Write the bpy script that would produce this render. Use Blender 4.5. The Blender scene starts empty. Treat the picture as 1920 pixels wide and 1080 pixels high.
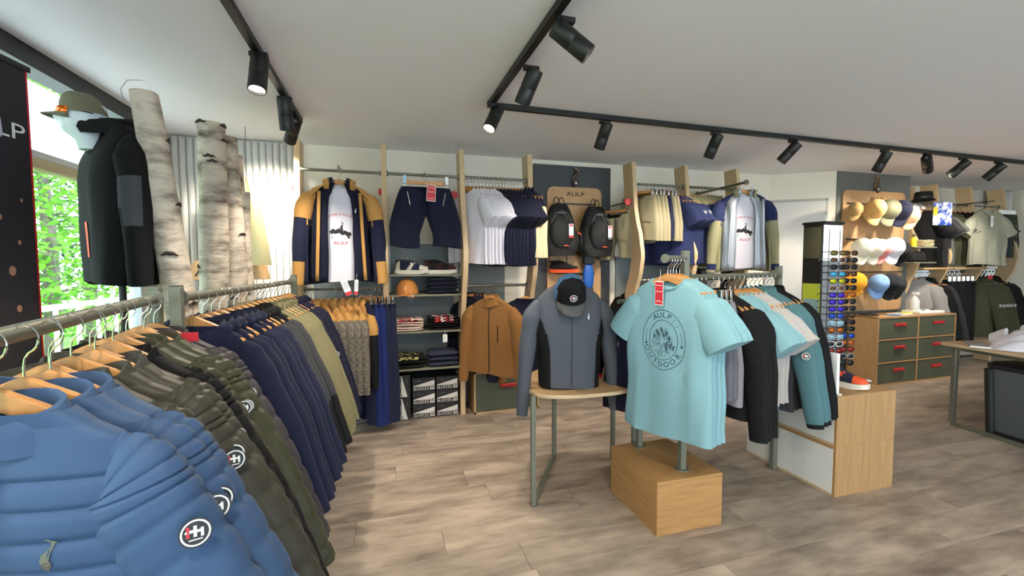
import bpy, bmesh, math, random
from mathutils import Vector, Matrix
from mathutils.bvhtree import BVHTree
random.seed(7)
PI = math.pi
SC = bpy.context.scene
COL = SC.collection

# ------------------------------------------------------------------ camera, world, exposure
def camera():
    c = bpy.data.cameras.new('camera'); o = bpy.data.objects.new('camera', c); COL.objects.link(o)
    c.sensor_width = 36; c.lens = 36 * 817 / 1920; c.clip_start = .02; c.clip_end = 200
    p, y, r = math.radians(3.11), math.radians(15.93), math.radians(-.2)
    f = Vector((math.sin(y) * math.cos(p), math.cos(y) * math.cos(p), -math.sin(p)))
    rt = Vector((math.cos(y), -math.sin(y), 0)); up = rt.cross(f)
    r2 = rt * math.cos(r) + up * math.sin(r); u2 = -rt * math.sin(r) + up * math.cos(r)
    o.matrix_world = Matrix(((r2.x, u2.x, -f.x, 0), (r2.y, u2.y, -f.y, 0), (r2.z, u2.z, -f.z, 1.42), (0, 0, 0, 1)))
    SC.camera = o
camera()
EXPOSURE = 0.2
SKY = 5.2
LAMP = 54.0
SC.view_settings.view_transform = 'Standard'; SC.view_settings.look = 'None'
SC.view_settings.gamma = 1; SC.view_settings.use_curve_mapping = False
SC.view_settings.exposure = EXPOSURE
W = bpy.data.worlds.new('sky'); SC.world = W; W.use_nodes = True
_b = W.node_tree.nodes['Background']; _b.inputs[0].default_value = (.80, .90, 1, 1); _b.inputs[1].default_value = SKY
sun = bpy.data.lights.new('sun', 'SUN'); sun.energy = 2.2; sun.angle = .05; sun.color = (1, .95, .85)
so = bpy.data.objects.new('sun', sun); COL.objects.link(so); so.rotation_euler = (math.radians(28), math.radians(24), 0)

# ------------------------------------------------------------------ materials
def lin(c):
    return tuple(((v / 255) / 12.92 if v <= 10 else ((v / 255 + .055) / 1.055) ** 2.4) for v in c) + (1,)
MATS = {}
def mat(name, rgb, rough=.6, metal=0, bump=0, bscale=60, rgb2=None, nscale=4, stretch=(1, 1, 1), emit=0, trans=0, sheen=0, per_object=0, spec=None, detail=4, contrast=(.35, .65), alpha=1):
    if name in MATS: return MATS[name]
    m = bpy.data.materials.new(name); m.use_nodes = True; nt = m.node_tree; N = nt.nodes; L = nt.links
    b = N['Principled BSDF']; b.inputs['Base Color'].default_value = lin(rgb); b.inputs['Roughness'].default_value = rough
    b.inputs['Metallic'].default_value = metal; b.inputs['Transmission Weight'].default_value = trans
    if spec is not None: b.inputs['Specular IOR Level'].default_value = spec
    if sheen: b.inputs['Sheen Weight'].default_value = sheen; b.inputs['Sheen Roughness'].default_value = .5
    if emit: b.inputs['Emission Color'].default_value = lin(rgb); b.inputs['Emission Strength'].default_value = emit
    if alpha < 1: b.inputs['Alpha'].default_value = alpha
    vec = None
    if bump or rgb2:
        tc = N.new('ShaderNodeTexCoord'); mp = N.new('ShaderNodeMapping'); mp.inputs['Scale'].default_value = stretch
        L.new(tc.outputs['Object'], mp.inputs['Vector']); vec = mp.outputs['Vector']
    if per_object:
        oi = N.new('ShaderNodeObjectInfo'); cm = N.new('ShaderNodeCombineXYZ')
        mu = N.new('ShaderNodeMath'); mu.operation = 'MULTIPLY'; mu.inputs[1].default_value = 40
        L.new(oi.outputs['Random'], mu.inputs[0])
        for i in range(3): L.new(mu.outputs[0], cm.inputs[i])
        ad = N.new('ShaderNodeVectorMath'); L.new(vec, ad.inputs[0]); L.new(cm.outputs[0], ad.inputs[1]); vec = ad.outputs[0]
    if rgb2:
        n = N.new('ShaderNodeTexNoise'); n.inputs['Scale'].default_value = nscale; n.inputs['Detail'].default_value = detail; n.inputs['Roughness'].default_value = .6
        L.new(vec, n.inputs['Vector'])
        cr = N.new('ShaderNodeValToRGB'); cr.color_ramp.elements[0].position, cr.color_ramp.elements[1].position = contrast
        cr.color_ramp.elements[0].color = lin(rgb); cr.color_ramp.elements[1].color = lin(rgb2)
        L.new(n.outputs['Fac'], cr.inputs['Fac']); out = cr.outputs['Color']
        if per_object:
            hs = N.new('ShaderNodeHueSaturation'); mr = N.new('ShaderNodeMapRange'); mr.inputs['To Min'].default_value = 1 - per_object; mr.inputs['To Max'].default_value = 1 + per_object
            L.new(oi.outputs['Random'], mr.inputs['Value']); L.new(mr.outputs[0], hs.inputs['Value']); L.new(out, hs.inputs['Color']); out = hs.outputs['Color']
        L.new(out, b.inputs['Base Color'])
    if bump:
        n2 = N.new('ShaderNodeTexNoise'); n2.inputs['Scale'].default_value = bscale; n2.inputs['Detail'].default_value = 3
        bp = N.new('ShaderNodeBump'); bp.inputs['Strength'].default_value = bump; bp.inputs['Distance'].default_value = .01
        L.new(vec, n2.inputs['Vector']); L.new(n2.outputs['Fac'], bp.inputs['Height']); L.new(bp.outputs[0], b.inputs['Normal'])
    MATS[name] = m
    return m
def cloth(name, rgb, rgb2=None, rough=.85, bump=.25, bscale=35, sheen=.04, nscale=30):
    return mat(name, rgb, rough, bump=bump, bscale=bscale, rgb2=rgb2, nscale=nscale, sheen=sheen, spec=.25)
M_white = mat('white_paint', (232, 224, 208), .8, bump=.05, bscale=30)
M_ceil = mat('ceiling_paint', (240, 238, 242), .9, bump=.04, bscale=20)
M_panelgrey = mat('dark_grey_panel', (62, 65, 69), .6)
M_slate = mat('slate_grey_panel', (118, 124, 126), .7)
M_wood = mat('pale_wood', (212, 184, 146), .5, rgb2=(196, 166, 126), nscale=6, stretch=(14, 14, .8), bump=.05, bscale=8, contrast=(.3, .7))
M_woodx = mat('pale_ply', (196, 162, 118), .5, rgb2=(176, 138, 96), nscale=5, stretch=(1, 8, 14), bump=.04, bscale=8, contrast=(.3, .7))
M_board = mat('display_board_wood', (196, 156, 110), .55, rgb2=(178, 138, 94), nscale=4, stretch=(10, 10, 1), contrast=(.3, .7))
M_block = mat('oak_veneer', (186, 144, 92), .42, rgb2=(158, 114, 66), nscale=3.2, stretch=(1.2, 1.2, 16), bump=.03, bscale=6, contrast=(.3, .72), detail=8)
M_blockv = mat('oak_veneer_upright', (184, 146, 100), .45, rgb2=(164, 124, 80), nscale=3, stretch=(14, 14, 1), contrast=(.3, .7), detail=7)
M_edge = mat('ply_edge', (216, 196, 164), .6, rgb2=(176, 140, 100), nscale=3, stretch=(1, 1, 90))
M_hang = mat('hanger_wood', (206, 150, 92), .38, rgb2=(186, 128, 70), nscale=6, stretch=(2, 10, 10), per_object=.08)
M_metal = mat('grey_green_metal', (122, 122, 108), .38, metal=.55)
M_steel = mat('brushed_steel', (150, 146, 138), .28, metal=.9)
M_post = mat('sage_painted_post', (112, 115, 100), .5, metal=.1)
M_chrome = mat('chrome', (215, 215, 215), .12, metal=1)
M_black = mat('black_powder', (18, 19, 20), .45)
M_blackp = mat('black_plastic', (22, 22, 24), .5)
M_green = mat('olive_drawer', (76, 80, 62), .6, bump=.03)
M_red = mat('red_plastic', (196, 22, 30), .45)
M_redtag = mat('red_card', (200, 40, 52), .55)
M_wh = mat('white_card', (236, 236, 234), .6)
M_whl = mat('white_laminate', (226, 224, 216), .45)
M_shelf = mat('shelf_sage', (112, 110, 92), .6)
M_ink = mat('dark_ink', (40, 66, 80), .8)
M_lens = mat('lamp_lens', (255, 246, 228), .3, emit=14)
M_orange = mat('orange_tape', (232, 84, 40), .6)
M_bark = mat('birch_bark', (206, 192, 174), .8, rgb2=(88, 74, 62), nscale=5, stretch=(1, 1, 2.6), bump=.7, bscale=12, contrast=(.46, .70), detail=6)
M_barkd = mat('bark_scar', (60, 48, 40), .9, bump=.6, bscale=40)
M_cut = mat('cut_wood', (206, 178, 138), .7)

# ------------------------------------------------------------------ mesh helpers
class MB:
    def __init__(s): s.v = []; s.f = []; s.m = []
    def add(s, vs, fs, m=0):
        o = len(s.v); s.v += [tuple(v) for v in vs]
        for i, f in enumerate(fs): s.f.append(tuple(o + k for k in f)); s.m.append(m[i] if isinstance(m, list) else m)
    def box(s, c, d, m=0, rot=None):
        vs = [Vector((x * d[0] / 2, y * d[1] / 2, z * d[2] / 2)) for x in (-1, 1) for y in (-1, 1) for z in (-1, 1)]
        if rot is not None: vs = [rot @ v for v in vs]
        vs = [v + Vector(c) for v in vs]
        s.add(vs, [(0, 1, 3, 2), (4, 6, 7, 5), (0, 4, 5, 1), (2, 3, 7, 6), (0, 2, 6, 4), (1, 5, 7, 3)], m); return s
    def bx(s, x0, x1, y0, y1, z0, z1, m=0): return s.box(((x0 + x1) / 2, (y0 + y1) / 2, (z0 + z1) / 2), (x1 - x0, y1 - y0, z1 - z0), m)
    def loft(s, rings, closed=True, cap0=True, cap1=True, m=0, zone=None):
        n = len(rings[0]); vs = [p for r in rings for p in r]; fs = []; ms = []
        for i in range(len(rings) - 1):
            for j in range(n if closed else n - 1):
                k = (j + 1) % n; fs.append((i * n + j, i * n + k, (i + 1) * n + k, (i + 1) * n + j))
                if zone:
                    c = [sum(vs[q][a] for q in fs[-1]) / 4 for a in range(3)]; ms.append(zone(*c))
                else: ms.append(m)
        if cap0: fs.append(tuple(range(n - 1, -1, -1))); ms.append(ms[0] if ms else m)
        if cap1: fs.append(tuple((len(rings) - 1) * n + j for j in range(n))); ms.append(ms[-1] if ms else m)
        s.add(vs, fs, ms); return s
    def tube(s, pts, r, n=10, m=0, flat=1, zone=None, cap=True):
        pts = [Vector(p) for p in pts]; rs = r if isinstance(r, (list, tuple)) else [r] * len(pts)
        rings = []; ref = Vector((0, 1, 0))
        for i, p in enumerate(pts):
            t = (pts[min(i + 1, len(pts) - 1)] - pts[max(i - 1, 0)]).normalized()
            if abs(t.dot(ref)) > .95: ref = Vector((1, 0, 0)) if abs(t.x) < .9 else Vector((0, 0, 1))
            b = (ref - t * ref.dot(t)).normalized(); a = b.cross(t); ref = b; fl = flat[i] if isinstance(flat, list) else flat
            rings.append([p + a * rs[i] * math.cos(q * 2 * PI / n) + b * rs[i] * fl * math.sin(q * 2 * PI / n) for q in range(n)])
        return s.loft(rings, True, cap, cap, m, zone)
    def cyl(s, p0, p1, r, n=16, m=0, r1=None): return s.tube([p0, p1], [r, r if r1 is None else r1], n, m)
    def lathe(s, prof, n=20, m=0, c=(0, 0, 0)):
        s.loft([[(c[0] + r * math.cos(2 * PI * j / n), c[1] + r * math.sin(2 * PI * j / n), c[2] + z) for j in range(n)] for r, z in prof], m=m); return s
    def prism(s, poly, a, b, m=0, axis='y'):
        f = {'y': lambda p, t: (p[0], t, p[1]), 'x': lambda p, t: (t, p[0], p[1]), 'z': lambda p, t: (p[0], p[1], t)}[axis]
        n = len(poly); s.add([f(p, a) for p in poly] + [f(p, b) for p in poly],
              [tuple(range(n)), tuple(range(2 * n - 1, n - 1, -1))] + [(i, n + i, n + (i + 1) % n, (i + 1) % n) for i in range(n)], m); return s
    def xf(s, mtx): s.v = [tuple(mtx @ Vector(v)) for v in s.v]; return s
    def merge(s, o, mtx=None, m=None):
        s.add([tuple(mtx @ Vector(v)) for v in o.v] if mtx else o.v, o.f, o.m if m is None else m); return s
    def build(s, name, mats, parent=None, bevel=0, solid=0, sub=0, angle=40, loc=None):
        me = bpy.data.meshes.new(name); me.from_pydata(s.v, [], s.f)
        for m in (mats if isinstance(mats, (list, tuple)) else [mats]): me.materials.append(m)
        me.polygons.foreach_set('material_index', s.m); me.update()
        bm = bmesh.new(); bm.from_mesh(me); bmesh.ops.recalc_face_normals(bm, faces=bm.faces); bm.to_mesh(me); bm.free()
        me.polygons.foreach_set('use_smooth', [True] * len(me.polygons)); me.set_sharp_from_angle(angle=math.radians(angle))
        o = bpy.data.objects.new(name, me); COL.objects.link(o)
        if parent: o.parent = parent
        if loc: o.location = loc
        if bevel: b = o.modifiers.new('b', 'BEVEL'); b.width = bevel; b.segments = 2; b.limit_method = 'ANGLE'
        if solid: b = o.modifiers.new('s', 'SOLIDIFY'); b.thickness = solid; b.offset = 0
        if sub: b = o.modifiers.new('u', 'SUBSURF'); b.levels = b.render_levels = sub
        return o
def rrect(x0, x1, z0, z1, r, n=6):
    out = []
    for cx, cz, a in ((x1 - r, z1 - r, 0), (x0 + r, z1 - r, 90), (x0 + r, z0 + r, 180), (x1 - r, z0 + r, 270)):
        for i in range(n + 1):
            t = math.radians(a + 90 * i / n); out.append((cx + r * math.cos(t), cz + r * math.sin(t)))
    return out
def tag(o, label, cat, group=None):
    o['label'] = label; o['category'] = cat
    if group: o['group'] = group
    return o
def thing(name, label, cat, loc=(0, 0, 0), rz=0, group=None):
    o = bpy.data.objects.new(name, None); COL.objects.link(o); o.location = loc; o.rotation_euler = (0, 0, rz); o.empty_display_size = .05
    return tag(o, label, cat, group)
def struct(name, mb, m, parent=None, **k):
    o = mb.build(name, m, parent, **k)
    if not parent: o['kind'] = 'structure'
    return o
KIDS = {}
def dup(src, loc, rot, label, cat=None, group=None, scale=None):
    """The template itself is used the first time, later calls copy the thing and its parts."""
    if src.name not in KIDS:
        KIDS[src.name] = [(c, [g for g in bpy.data.objects if g.parent == c]) for c in bpy.data.objects if c.parent == src]; r = src
    else:
        r = src.copy(); COL.objects.link(r)
        for c, gs in KIDS[src.name]:
            d = c.copy(); COL.objects.link(d); d.parent = r
            for g in gs: e = g.copy(); COL.objects.link(e); e.parent = d
    r.location = loc; r.rotation_euler = rot if isinstance(rot, (tuple, list)) else (0, 0, rot); r['label'] = label
    if scale: r.scale = scale
    if cat: r['category'] = cat
    if group: r['group'] = group
    elif 'group' in r and r is not src: del r['group']
    return r
def text_mb(s, size, m=0, depth=0.0):
    cu = bpy.data.curves.new('t', 'FONT'); cu.body = s; cu.size = size; cu.align_x = 'CENTER'; cu.align_y = 'CENTER'; cu.extrude = depth; cu.resolution_u = 3
    o = bpy.data.objects.new('t', cu); me = bpy.data.meshes.new_from_object(o)
    mb = MB(); mb.add([(v.co.x, -v.co.z, v.co.y) for v in me.vertices], [tuple(p.vertices) for p in me.polygons], m)   # faces -y
    bpy.data.objects.remove(o); bpy.data.curves.remove(cu); bpy.data.meshes.remove(me)
    return mb
def line_mb(pts, w, m=0, closed=False):
    """A flat stroke in the xz plane."""
    mb = MB(); P = [Vector((p[0], 0, p[1])) for p in pts]
    if closed: P.append(P[0])
    for a, b in zip(P, P[1:]):
        d = (b - a)
        if d.length < 1e-6: continue
        n = Vector((-d.z, 0, d.x)).normalized() * w / 2; e = d.normalized() * w * .3
        mb.add([a - e + n, b + e + n, b + e - n, a - e - n], [(0, 1, 2, 3)], m)
    return mb
def stick(mb, body, off=.0015, frm=-1.0):
    """Lay a flat print onto the front of a garment mesh."""
    me = body.data; bv = BVHTree.FromPolygons([v.co for v in me.vertices], [tuple(p.vertices) for p in me.polygons])
    out = []
    for v in mb.v:
        h = bv.ray_cast(Vector((v[0], frm, v[2])), Vector((0, 1 if frm < 0 else -1, 0)))
        y = h[0].y if h[0] else 0
        out.append((v[0], y - off if frm < 0 else y + off, v[2]))
    mb.v = out; return mb
ORD = 'first second third fourth fifth sixth seventh eighth ninth tenth eleventh twelfth thirteenth fourteenth fifteenth sixteenth seventeenth eighteenth nineteenth twentieth'.split()
def lerp(cp, t):
    for (a, *va), (b, *vb) in zip(cp, cp[1:]):
        if t <= b: k = (t - a) / (b - a) if b > a else 0; k = max(0, k); return [x + (y - x) * k for x, y in zip(va, vb)]
    return list(cp[-1][1:])

# ------------------------------------------------------------------ the emblem used on prints and badges
GOAT = [(-.28, .0), (-.30, .22), (-.24, .45), (-.05, .60), (.08, .78), (.05, .95), (-.06, 1.12), (-.16, 1.2), (-.02, 1.22), (.08, 1.15), (.14, 1.08), (.30, 1.0), (.32, .93), (.2, .9), (.2, .75), (.16, .5), (.12, .3), (.1, .12), (.2, .0), (.08, -.12), (-.12, -.12)]
def goat(sz, m=0, m2=None):
    mb = MB(); P = [(x * sz, z * sz) for x, z in GOAT]
    mb.add([(x, 0, z) for x, z in P], [tuple(range(len(P)))], m)
    sh = [(-.2, .02), (.2, .02), (.22, -.2), (.0, -.48), (-.22, -.2)]
    mb.add([(x * sz, -.0004, z * sz) for x, z in sh], [(0, 1, 2, 3, 4)], m if m2 is None else m2)
    return mb
def badge(r):
    """Round sleeve badge: black field, white ring, red and white cross letters.  Faces -y."""
    mb = MB(); n = 24
    def disc(rr, y, m): mb.add([(rr * math.cos(2 * PI * j / n), y, rr * math.sin(2 * PI * j / n)) for j in range(n)], [tuple(range(n))], m)
    mb.loft([[(r * math.cos(2 * PI * j / n), y, r * math.sin(2 * PI * j / n)) for j in range(n)] for y in (0, -.0015)], m=0)
    disc(r * .9, -.0019, 1); disc(r * .78, -.0022, 0)
    for x0, x1, z0, z1, m in ((-.55, -.35, -.25, .5, 2), (-.35, -.1, .05, .25, 1), (-.62, -.45, .05, .2, 1), (-.12, .08, -.25, .5, 1), (.08, .3, .02, .2, 1), (.3, .48, -.3, .3, 1), (-.4, .4, -.48, -.4, 1)):
        mb.add([(x0 * r, -.0026, z0 * r), (x1 * r, -.0026, z0 * r), (x1 * r, -.0026, z1 * r), (x0 * r, -.0026, z1 * r)], [(0, 1, 2, 3)], m)
    return mb
BADGE_M = [M_blackp, M_wh, M_redtag]

# ------------------------------------------------------------------ garments
def curve_pts(cp, n):
    out = []
    for i in range(n):
        t = i / (n - 1) * (len(cp) - 1); k = min(int(t), len(cp) - 2); u = t - k
        p = [Vector(cp[max(0, min(len(cp) - 1, k + d))]) for d in (-1, 0, 1, 2)]
        out.append(.5 * ((2 * p[1]) + (p[2] - p[0]) * u + (2 * p[0] - 5 * p[1] + 4 * p[2] - p[3]) * u * u + (3 * p[1] - p[0] - 3 * p[2] + p[3]) * u ** 3))
    return out
def garment(name, cat, mats, L=.70, hw=.25, cw=.245, sw=.20, dep=.05, neck=.085, sleeve='long', sl=.58, spread=.05, sr=.066, collar=None, quilt=0, fold=.006, zone=None, szone=None, opening=0, nr=26, zipper=False, badged=0, seed=0, nz=-.042, nd=0, cs=.05, ch=.05, bz=None, tails=None, hood_m=0, sdepth=1.0, stripe=None, n=36):
    """Hanging garment.  Local frame: x across the shoulders, front towards -y, z = 0 at the hanger's crown."""
    R = random.Random(seed); ph = R.random() * 6
    root = thing(name, 'garment', cat)
    cp = [(0, -L, hw, dep), (1, -L * .62, (hw + cw) / 2 - .005, dep), (2, -.30, cw, dep), (2.6, -.20, cw - .012, dep * .9), (3.1, -.125, sw + .004, dep * .66), (3.3, -.080, sw - .012, dep * .5), (3.7, -.042 + (nz + .022) * .5, sw * .72, dep * .48), (4, nz + .012, neck + .014, dep * .55), (4.25, nz + .022, neck, dep * .6)]
    if quilt: nr = 170
    rings = []
    for i in range(nr):
        t = 4.25 * (i / (nr - 1)) ** (1.0); z, w, d = lerp(cp, t)
        b = 0
        if quilt:
            dd_ = abs((z / quilt + 1000.5) % 1 - .5) * quilt; q = (1 - math.exp(-(dd_ / .006) ** 2)) * .75 + .25 * abs(math.sin(PI * (z / quilt))) if z < -.13 else .8; b = .0065 * q
            w += b; d += b * 1.2
        g = min(1, max(0, (-z - .12) / .35)); ring = []
        th0, th1 = (-PI / 2 + opening * (1 if z < -.12 else .75), 1.5 * PI - opening * (1 if z < -.12 else .75)) if opening else (0, 2 * PI)
        for j in range(n):
            th = th0 + (th1 - th0) * j / ((n - 1) if opening else n)
            c, s = math.cos(th), math.sin(th)
            x = w * math.copysign(abs(c) ** .75, c); y = d * math.copysign(abs(s) ** .7, s)
            y += fold * g * (math.sin(x * 33 + ph + z * 2) + .6 * math.sin(x * 61 + 2 * ph - z * 4)) * (1 if s < 0 else .6) + fold * .35 * math.sin(z * 14 + ph + x * 9)
            x += fold * .5 * g * math.sin(z * 17 + ph)
            zz = z
            if nd and t > 3.6: zz -= nd * max(0, -s) ** 1.3 * min(1, (t - 3.6) / .6)
            if i < 3: zz += .012 * math.sin(x * 9 + ph) - (.02 * (1 - abs(x) / w) if tails else 0)
            ring.append((x, y, zz))
        rings.append(ring)
    if not opening:   # fold the hem and the neck inwards so that both read as openings
        r0 = [(p[0] * .93, p[1] * .8, p[2] + .03) for p in rings[0]]; r1 = [(p[0] * .82, p[1] * .7, p[2] - .03) for p in rings[-1]]
        rings = [r0] + rings + [r1]
    mb = MB(); mb.loft(rings, closed=not opening, cap0=not opening, cap1=not opening, zone=zone)
    body = mb.build('body', mats, root, solid=.006 if opening else 0)
    sleeves = []
    if sleeve:
        for sd in (-1, 1):
            if sleeve == 'short': c = [(sd * (sw - .08), 0, -.15), (sd * (sw - .03), 0, -.165), (sd * (sw + .015), 0, -.205), (sd * (sw + .05 + spread), -.006, -.15 - sl)]; rr = [.04, .066, .078, .088]; k = 11
            else: c = [(sd * (sw - .05), 0, -.128), (sd * (sw - .002), .002, -.152), (sd * (sw + .035), .002, -.225), (sd * (sw + .045 + spread * .5), -.008, -.15 - sl * .5), (sd * (sw + .045 + spread), -.014, -.15 - sl)]; rr = [.04, sr * .98, sr * 1.1, sr * .92, sr * .68]; k = 16 if not quilt else 120
            P = curve_pts(c, k); RR = [lerp([(a, b) for a, b in enumerate(rr)], i / (k - 1) * (len(rr) - 1))[0] for i in range(k)]
            if quilt: RR = [r + .006 * (1 - math.exp(-(abs((i * .64 / k / quilt + .5) % 1 - .5) * quilt / .006) ** 2)) for i, r in enumerate(RR)]
            else: RR = [r * (1 + .05 * math.sin(i * 1.7 + ph)) for i, r in enumerate(RR)]
            fl = min(1, max(.35, dep * .92 / sr)) * sdepth
            FL = [fl * (.42 + .58 * min(1, i / k * 2.6)) for i in range(k)]; s = MB(); s.tube(P, RR, 14, flat=FL, zone=szone)
            # recess the cuff
            so_ = s.build('sleeve', mats, root); sleeves.append(so_)
            if sleeve == 'long':
                cu = MB(); e = P[-1]; d = (P[-1] - P[-2]).normalized(); cu.tube([e - d * .005, e + d * .02, e + d * .022, e - d * .01], [RR[-1] * 1.03, RR[-1] * .98, RR[-1] * .8, RR[-1] * .75], 14, flat=fl); cu.build('cuff', mats[-1] if len(mats) > 3 else mats[0], root)
    if collar in ('stand', 'zip'):
        c = MB(); h = ch; rs = []
        for (w_, zz) in ((neck + .016, nz - .01), (neck + .004, nz + .02), (neck - .004, nz + h), (neck - .012, nz + h), (neck - .02, nz - .01)):
            rs.append([(w_ * math.cos(a), dep * .8 * math.sin(a) * (w_ / neck), zz - cs * max(0, -math.sin(a)) - .007 * math.sin(3 * a + ph + w_ * 60)) for a in [2 * PI * j / 24 for j in range(24)]])
        c.loft(rs, cap0=False, cap1=True); c.build('collar', mats[hood_m], root)
    elif collar == 'hood':
        c = MB(); rs = []
        for k, (w_, zz, yo) in enumerate(((neck + .02, nz - .03, 0), (neck + .03, nz + .01, .005), (neck + .022, nz + .032, .012), (neck - .005, nz + .040, .012), (neck - .03, nz + .01, .01))):
            rs.append([(w_ * math.cos(a) * (1 + .1 * math.sin(4 * a + ph + k)), yo + (dep + .012) * math.sin(a) * (1 + .2 * math.sin(5 * a + k)), zz - cs * .8 * max(0, -math.sin(a)) + .009 * math.sin(3 * a + ph * k)) for a in [2 * PI * j / 26 for j in range(26)]])
        c.loft(rs, cap0=False, cap1=True); c.build('hood', mats[hood_m], root)
    elif collar == 'crew':
        c = MB(); A = [2 * PI * j / 28 for j in range(29)]
        c.tube([((neck + .004) * math.cos(a), dep * .68 * math.sin(a), nz + .018 - nd * max(0, -math.sin(a)) ** 1.3) for a in A], .006, 6); c.build('neckband', mats[hood_m], root)
    elif collar == 'polo':
        c = MB()
        for sd in (-1, 1): c.add([(sd * .015, -dep - .004, nz - .07), (sd * .06, -dep - .006, nz - .05), (sd * (neck + .012), -.01, nz + .012), (sd * (neck - .01), .0, nz + .02), (sd * .03, -dep * .9, nz + .0)], [(0, 1, 2, 3, 4)])
        c.build('collar', mats[hood_m], root, solid=.004)
    if zipper:
        z = MB(); N_ = 24; P = [(-.004, nz - .03 - (L - .07) * i / N_) for i in range(N_ + 1)]
        z = line_mb(P, .009); stick(z, body, .002); z.build('zipper', M_blackp, root)
    if stripe:
        for sx, z0, z1, w_, mt in stripe:
            z = line_mb([(sx[0] + (sx[1] - sx[0]) * i / 10, z0 + (z1 - z0) * i / 10) for i in range(11)], w_); stick(z, body, .002); z.build('pocket_zip', mt, root)
    for k in range(badged):
        so_ = sleeves[1]; me = so_.data
        bv = BVHTree.FromPolygons([v.co for v in me.vertices], [tuple(p.vertices) for p in me.polygons])
        dr = Vector((-.86, .50, .04)).normalized() if quilt or bz else Vector((-.62, .78, .06)).normalized(); tgt = Vector((sw + .045 + spread * .36, -.01, -.15 - sl * .36)) if bz is None else Vector((sw + .045 + spread * .1, -.01, bz))
        h = bv.ray_cast(tgt - dr * .5, dr)
        if h[0]:
            nn = (-h[1] if h[1].dot(dr) < 0 else h[1]).normalized(); q = (nn * .45 + Vector((-.45, .87, -.12))).normalized().to_track_quat('Y', 'Z')
            b = badge(.023).xf(Matrix.Translation(h[0] - nn * .013 + Vector((.006, 0, 0))) @ q.to_matrix().to_4x4()); b.build('badge', BADGE_M, root)
    return root

def wooden_hanger():
    root = thing('wooden_hanger', 'hanger', 'hanger'); n = 20; top = []; bot = []
    for i in range(n + 1):
        x = -.198 + .396 * i / n; a = abs(x) / .198; z = -.002 - .088 * a ** 1.35 + .006 * math.exp(-(x / .03) ** 2); h = .042 - .016 * a
        top.append((x, z)); bot.append((x, z - h))
    mb = MB(); rs = [[(t[0], -.007, t[1] - .003), (t[0], -.003, t[1]), (t[0], .003, t[1]), (t[0], .007, t[1] - .003), (b[0], .007, b[1] + .003), (b[0], .003, b[1]), (b[0], -.003, b[1]), (b[0], -.007, b[1] + .003)] for t, b in zip(top, bot)]
    mb.loft(rs); mb.build('shoulder_bar', M_hang, root)
    hk = MB(); P = [(0, 0, -.01), (0, 0, .02), (.003, 0, .036)] + [(.001 + .0255 * math.sin(a), 0, .070 - .0255 * math.cos(a)) for a in [math.radians(20 + 20 * k) for k in range(13)]]
    hk.tube(P, .0019, 6); hk.build('hook', M_chrome, root); return root
def clip_hanger(w=.36):
    root = thing('clip_hanger', 'clip hanger', 'hanger'); mb = MB(); mb.box((0, 0, -.005), (w * .78, .014, .03)); mb.build('bar', M_hang, root, bevel=.003)
    for s in (-1, 1):
        c = MB(); c.box((s * w * .43, 0, -.012), (.03, .022, .058)); c.box((s * w * .43, 0, -.05), (.034, .028, .022)); c.build('clip', M_chrome, root, bevel=.002)
    hk = MB(); P = [(0, 0, 0), (0, 0, .02), (.003, 0, .036)] + [(.001 + .0255 * math.sin(a), 0, .070 - .0255 * math.cos(a)) for a in [math.radians(20 + 20 * k) for k in range(13)]]
    hk.tube(P, .0019, 6); hk.build('hook', M_chrome, root); return root
def trousers(name, mats, L=.45, w=.20, flare=.27, dep=.05, cat='shorts', fold=.006, crotch=.24, seed=1, pocket=True):
    root = thing(name, 'x', cat); ph = seed * 1.3; top = -.045
    for s in (-1, 1):
        rings = []; nr = 18
        for i in range(nr):
            t = i / (nr - 1); z = top - (L) * t; W_ = w + (flare - w) * min(1, t * 1.6) ** .8; inner = 0 if -z < crotch else min(.055, (-z - crotch) * .35)
            ring = []
            for j in range(22):
                a = 2 * PI * j / 22; c, q = math.cos(a), math.sin(a); cx = (W_ + inner) / 2; hw_ = (W_ - inner) / 2
                x = s * (cx + hw_ * math.copysign(abs(c) ** .8, c)); y = dep * (.7 + .5 * t) * math.copysign(abs(q) ** .75, q) + fold * t * math.sin(x * 45 + ph + z * 6)
                ring.append((x, y, z + (.012 * math.sin(x * 14) if i == nr - 1 else 0)))
            rings.append(ring)
        rings.append([(p[0] * .97 + .003 * s, p[1] * .75, p[2] + .03) for p in rings[-1]])
        MB().loft(rings).build('leg', mats[0], root)
    wb = MB(); wb.loft([[(w * 1.01 * math.copysign(abs(math.cos(a)) ** .7, math.cos(a)), dep * .74 * math.copysign(abs(math.sin(a)) ** .7, math.sin(a)), z) for a in [2 * PI * j / 28 for j in range(28)]] for z in (top - .035, top, top - .002, top - .03)]); wb.build('waistband', mats[-1], root)
    if pocket:
        for s in (-1, 1):
            p = MB(); p.box((s * (w * .72), -dep * .86 - .003, top - .1), (.004, .004, .11), rot=Matrix.Rotation(s * .2, 3, 'Y')); p.build('pocket_zip', M_steel if pocket == 2 else mats[-1], root)
            p = MB(); p.box((s * (flare * .55), -dep * 1.12 - .002, -L * .66), (.1, .006, .008), rot=Matrix.Rotation(s * .15, 3, 'Y')); p.build('pocket_flap', mats[-1], root)
    return root

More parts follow.
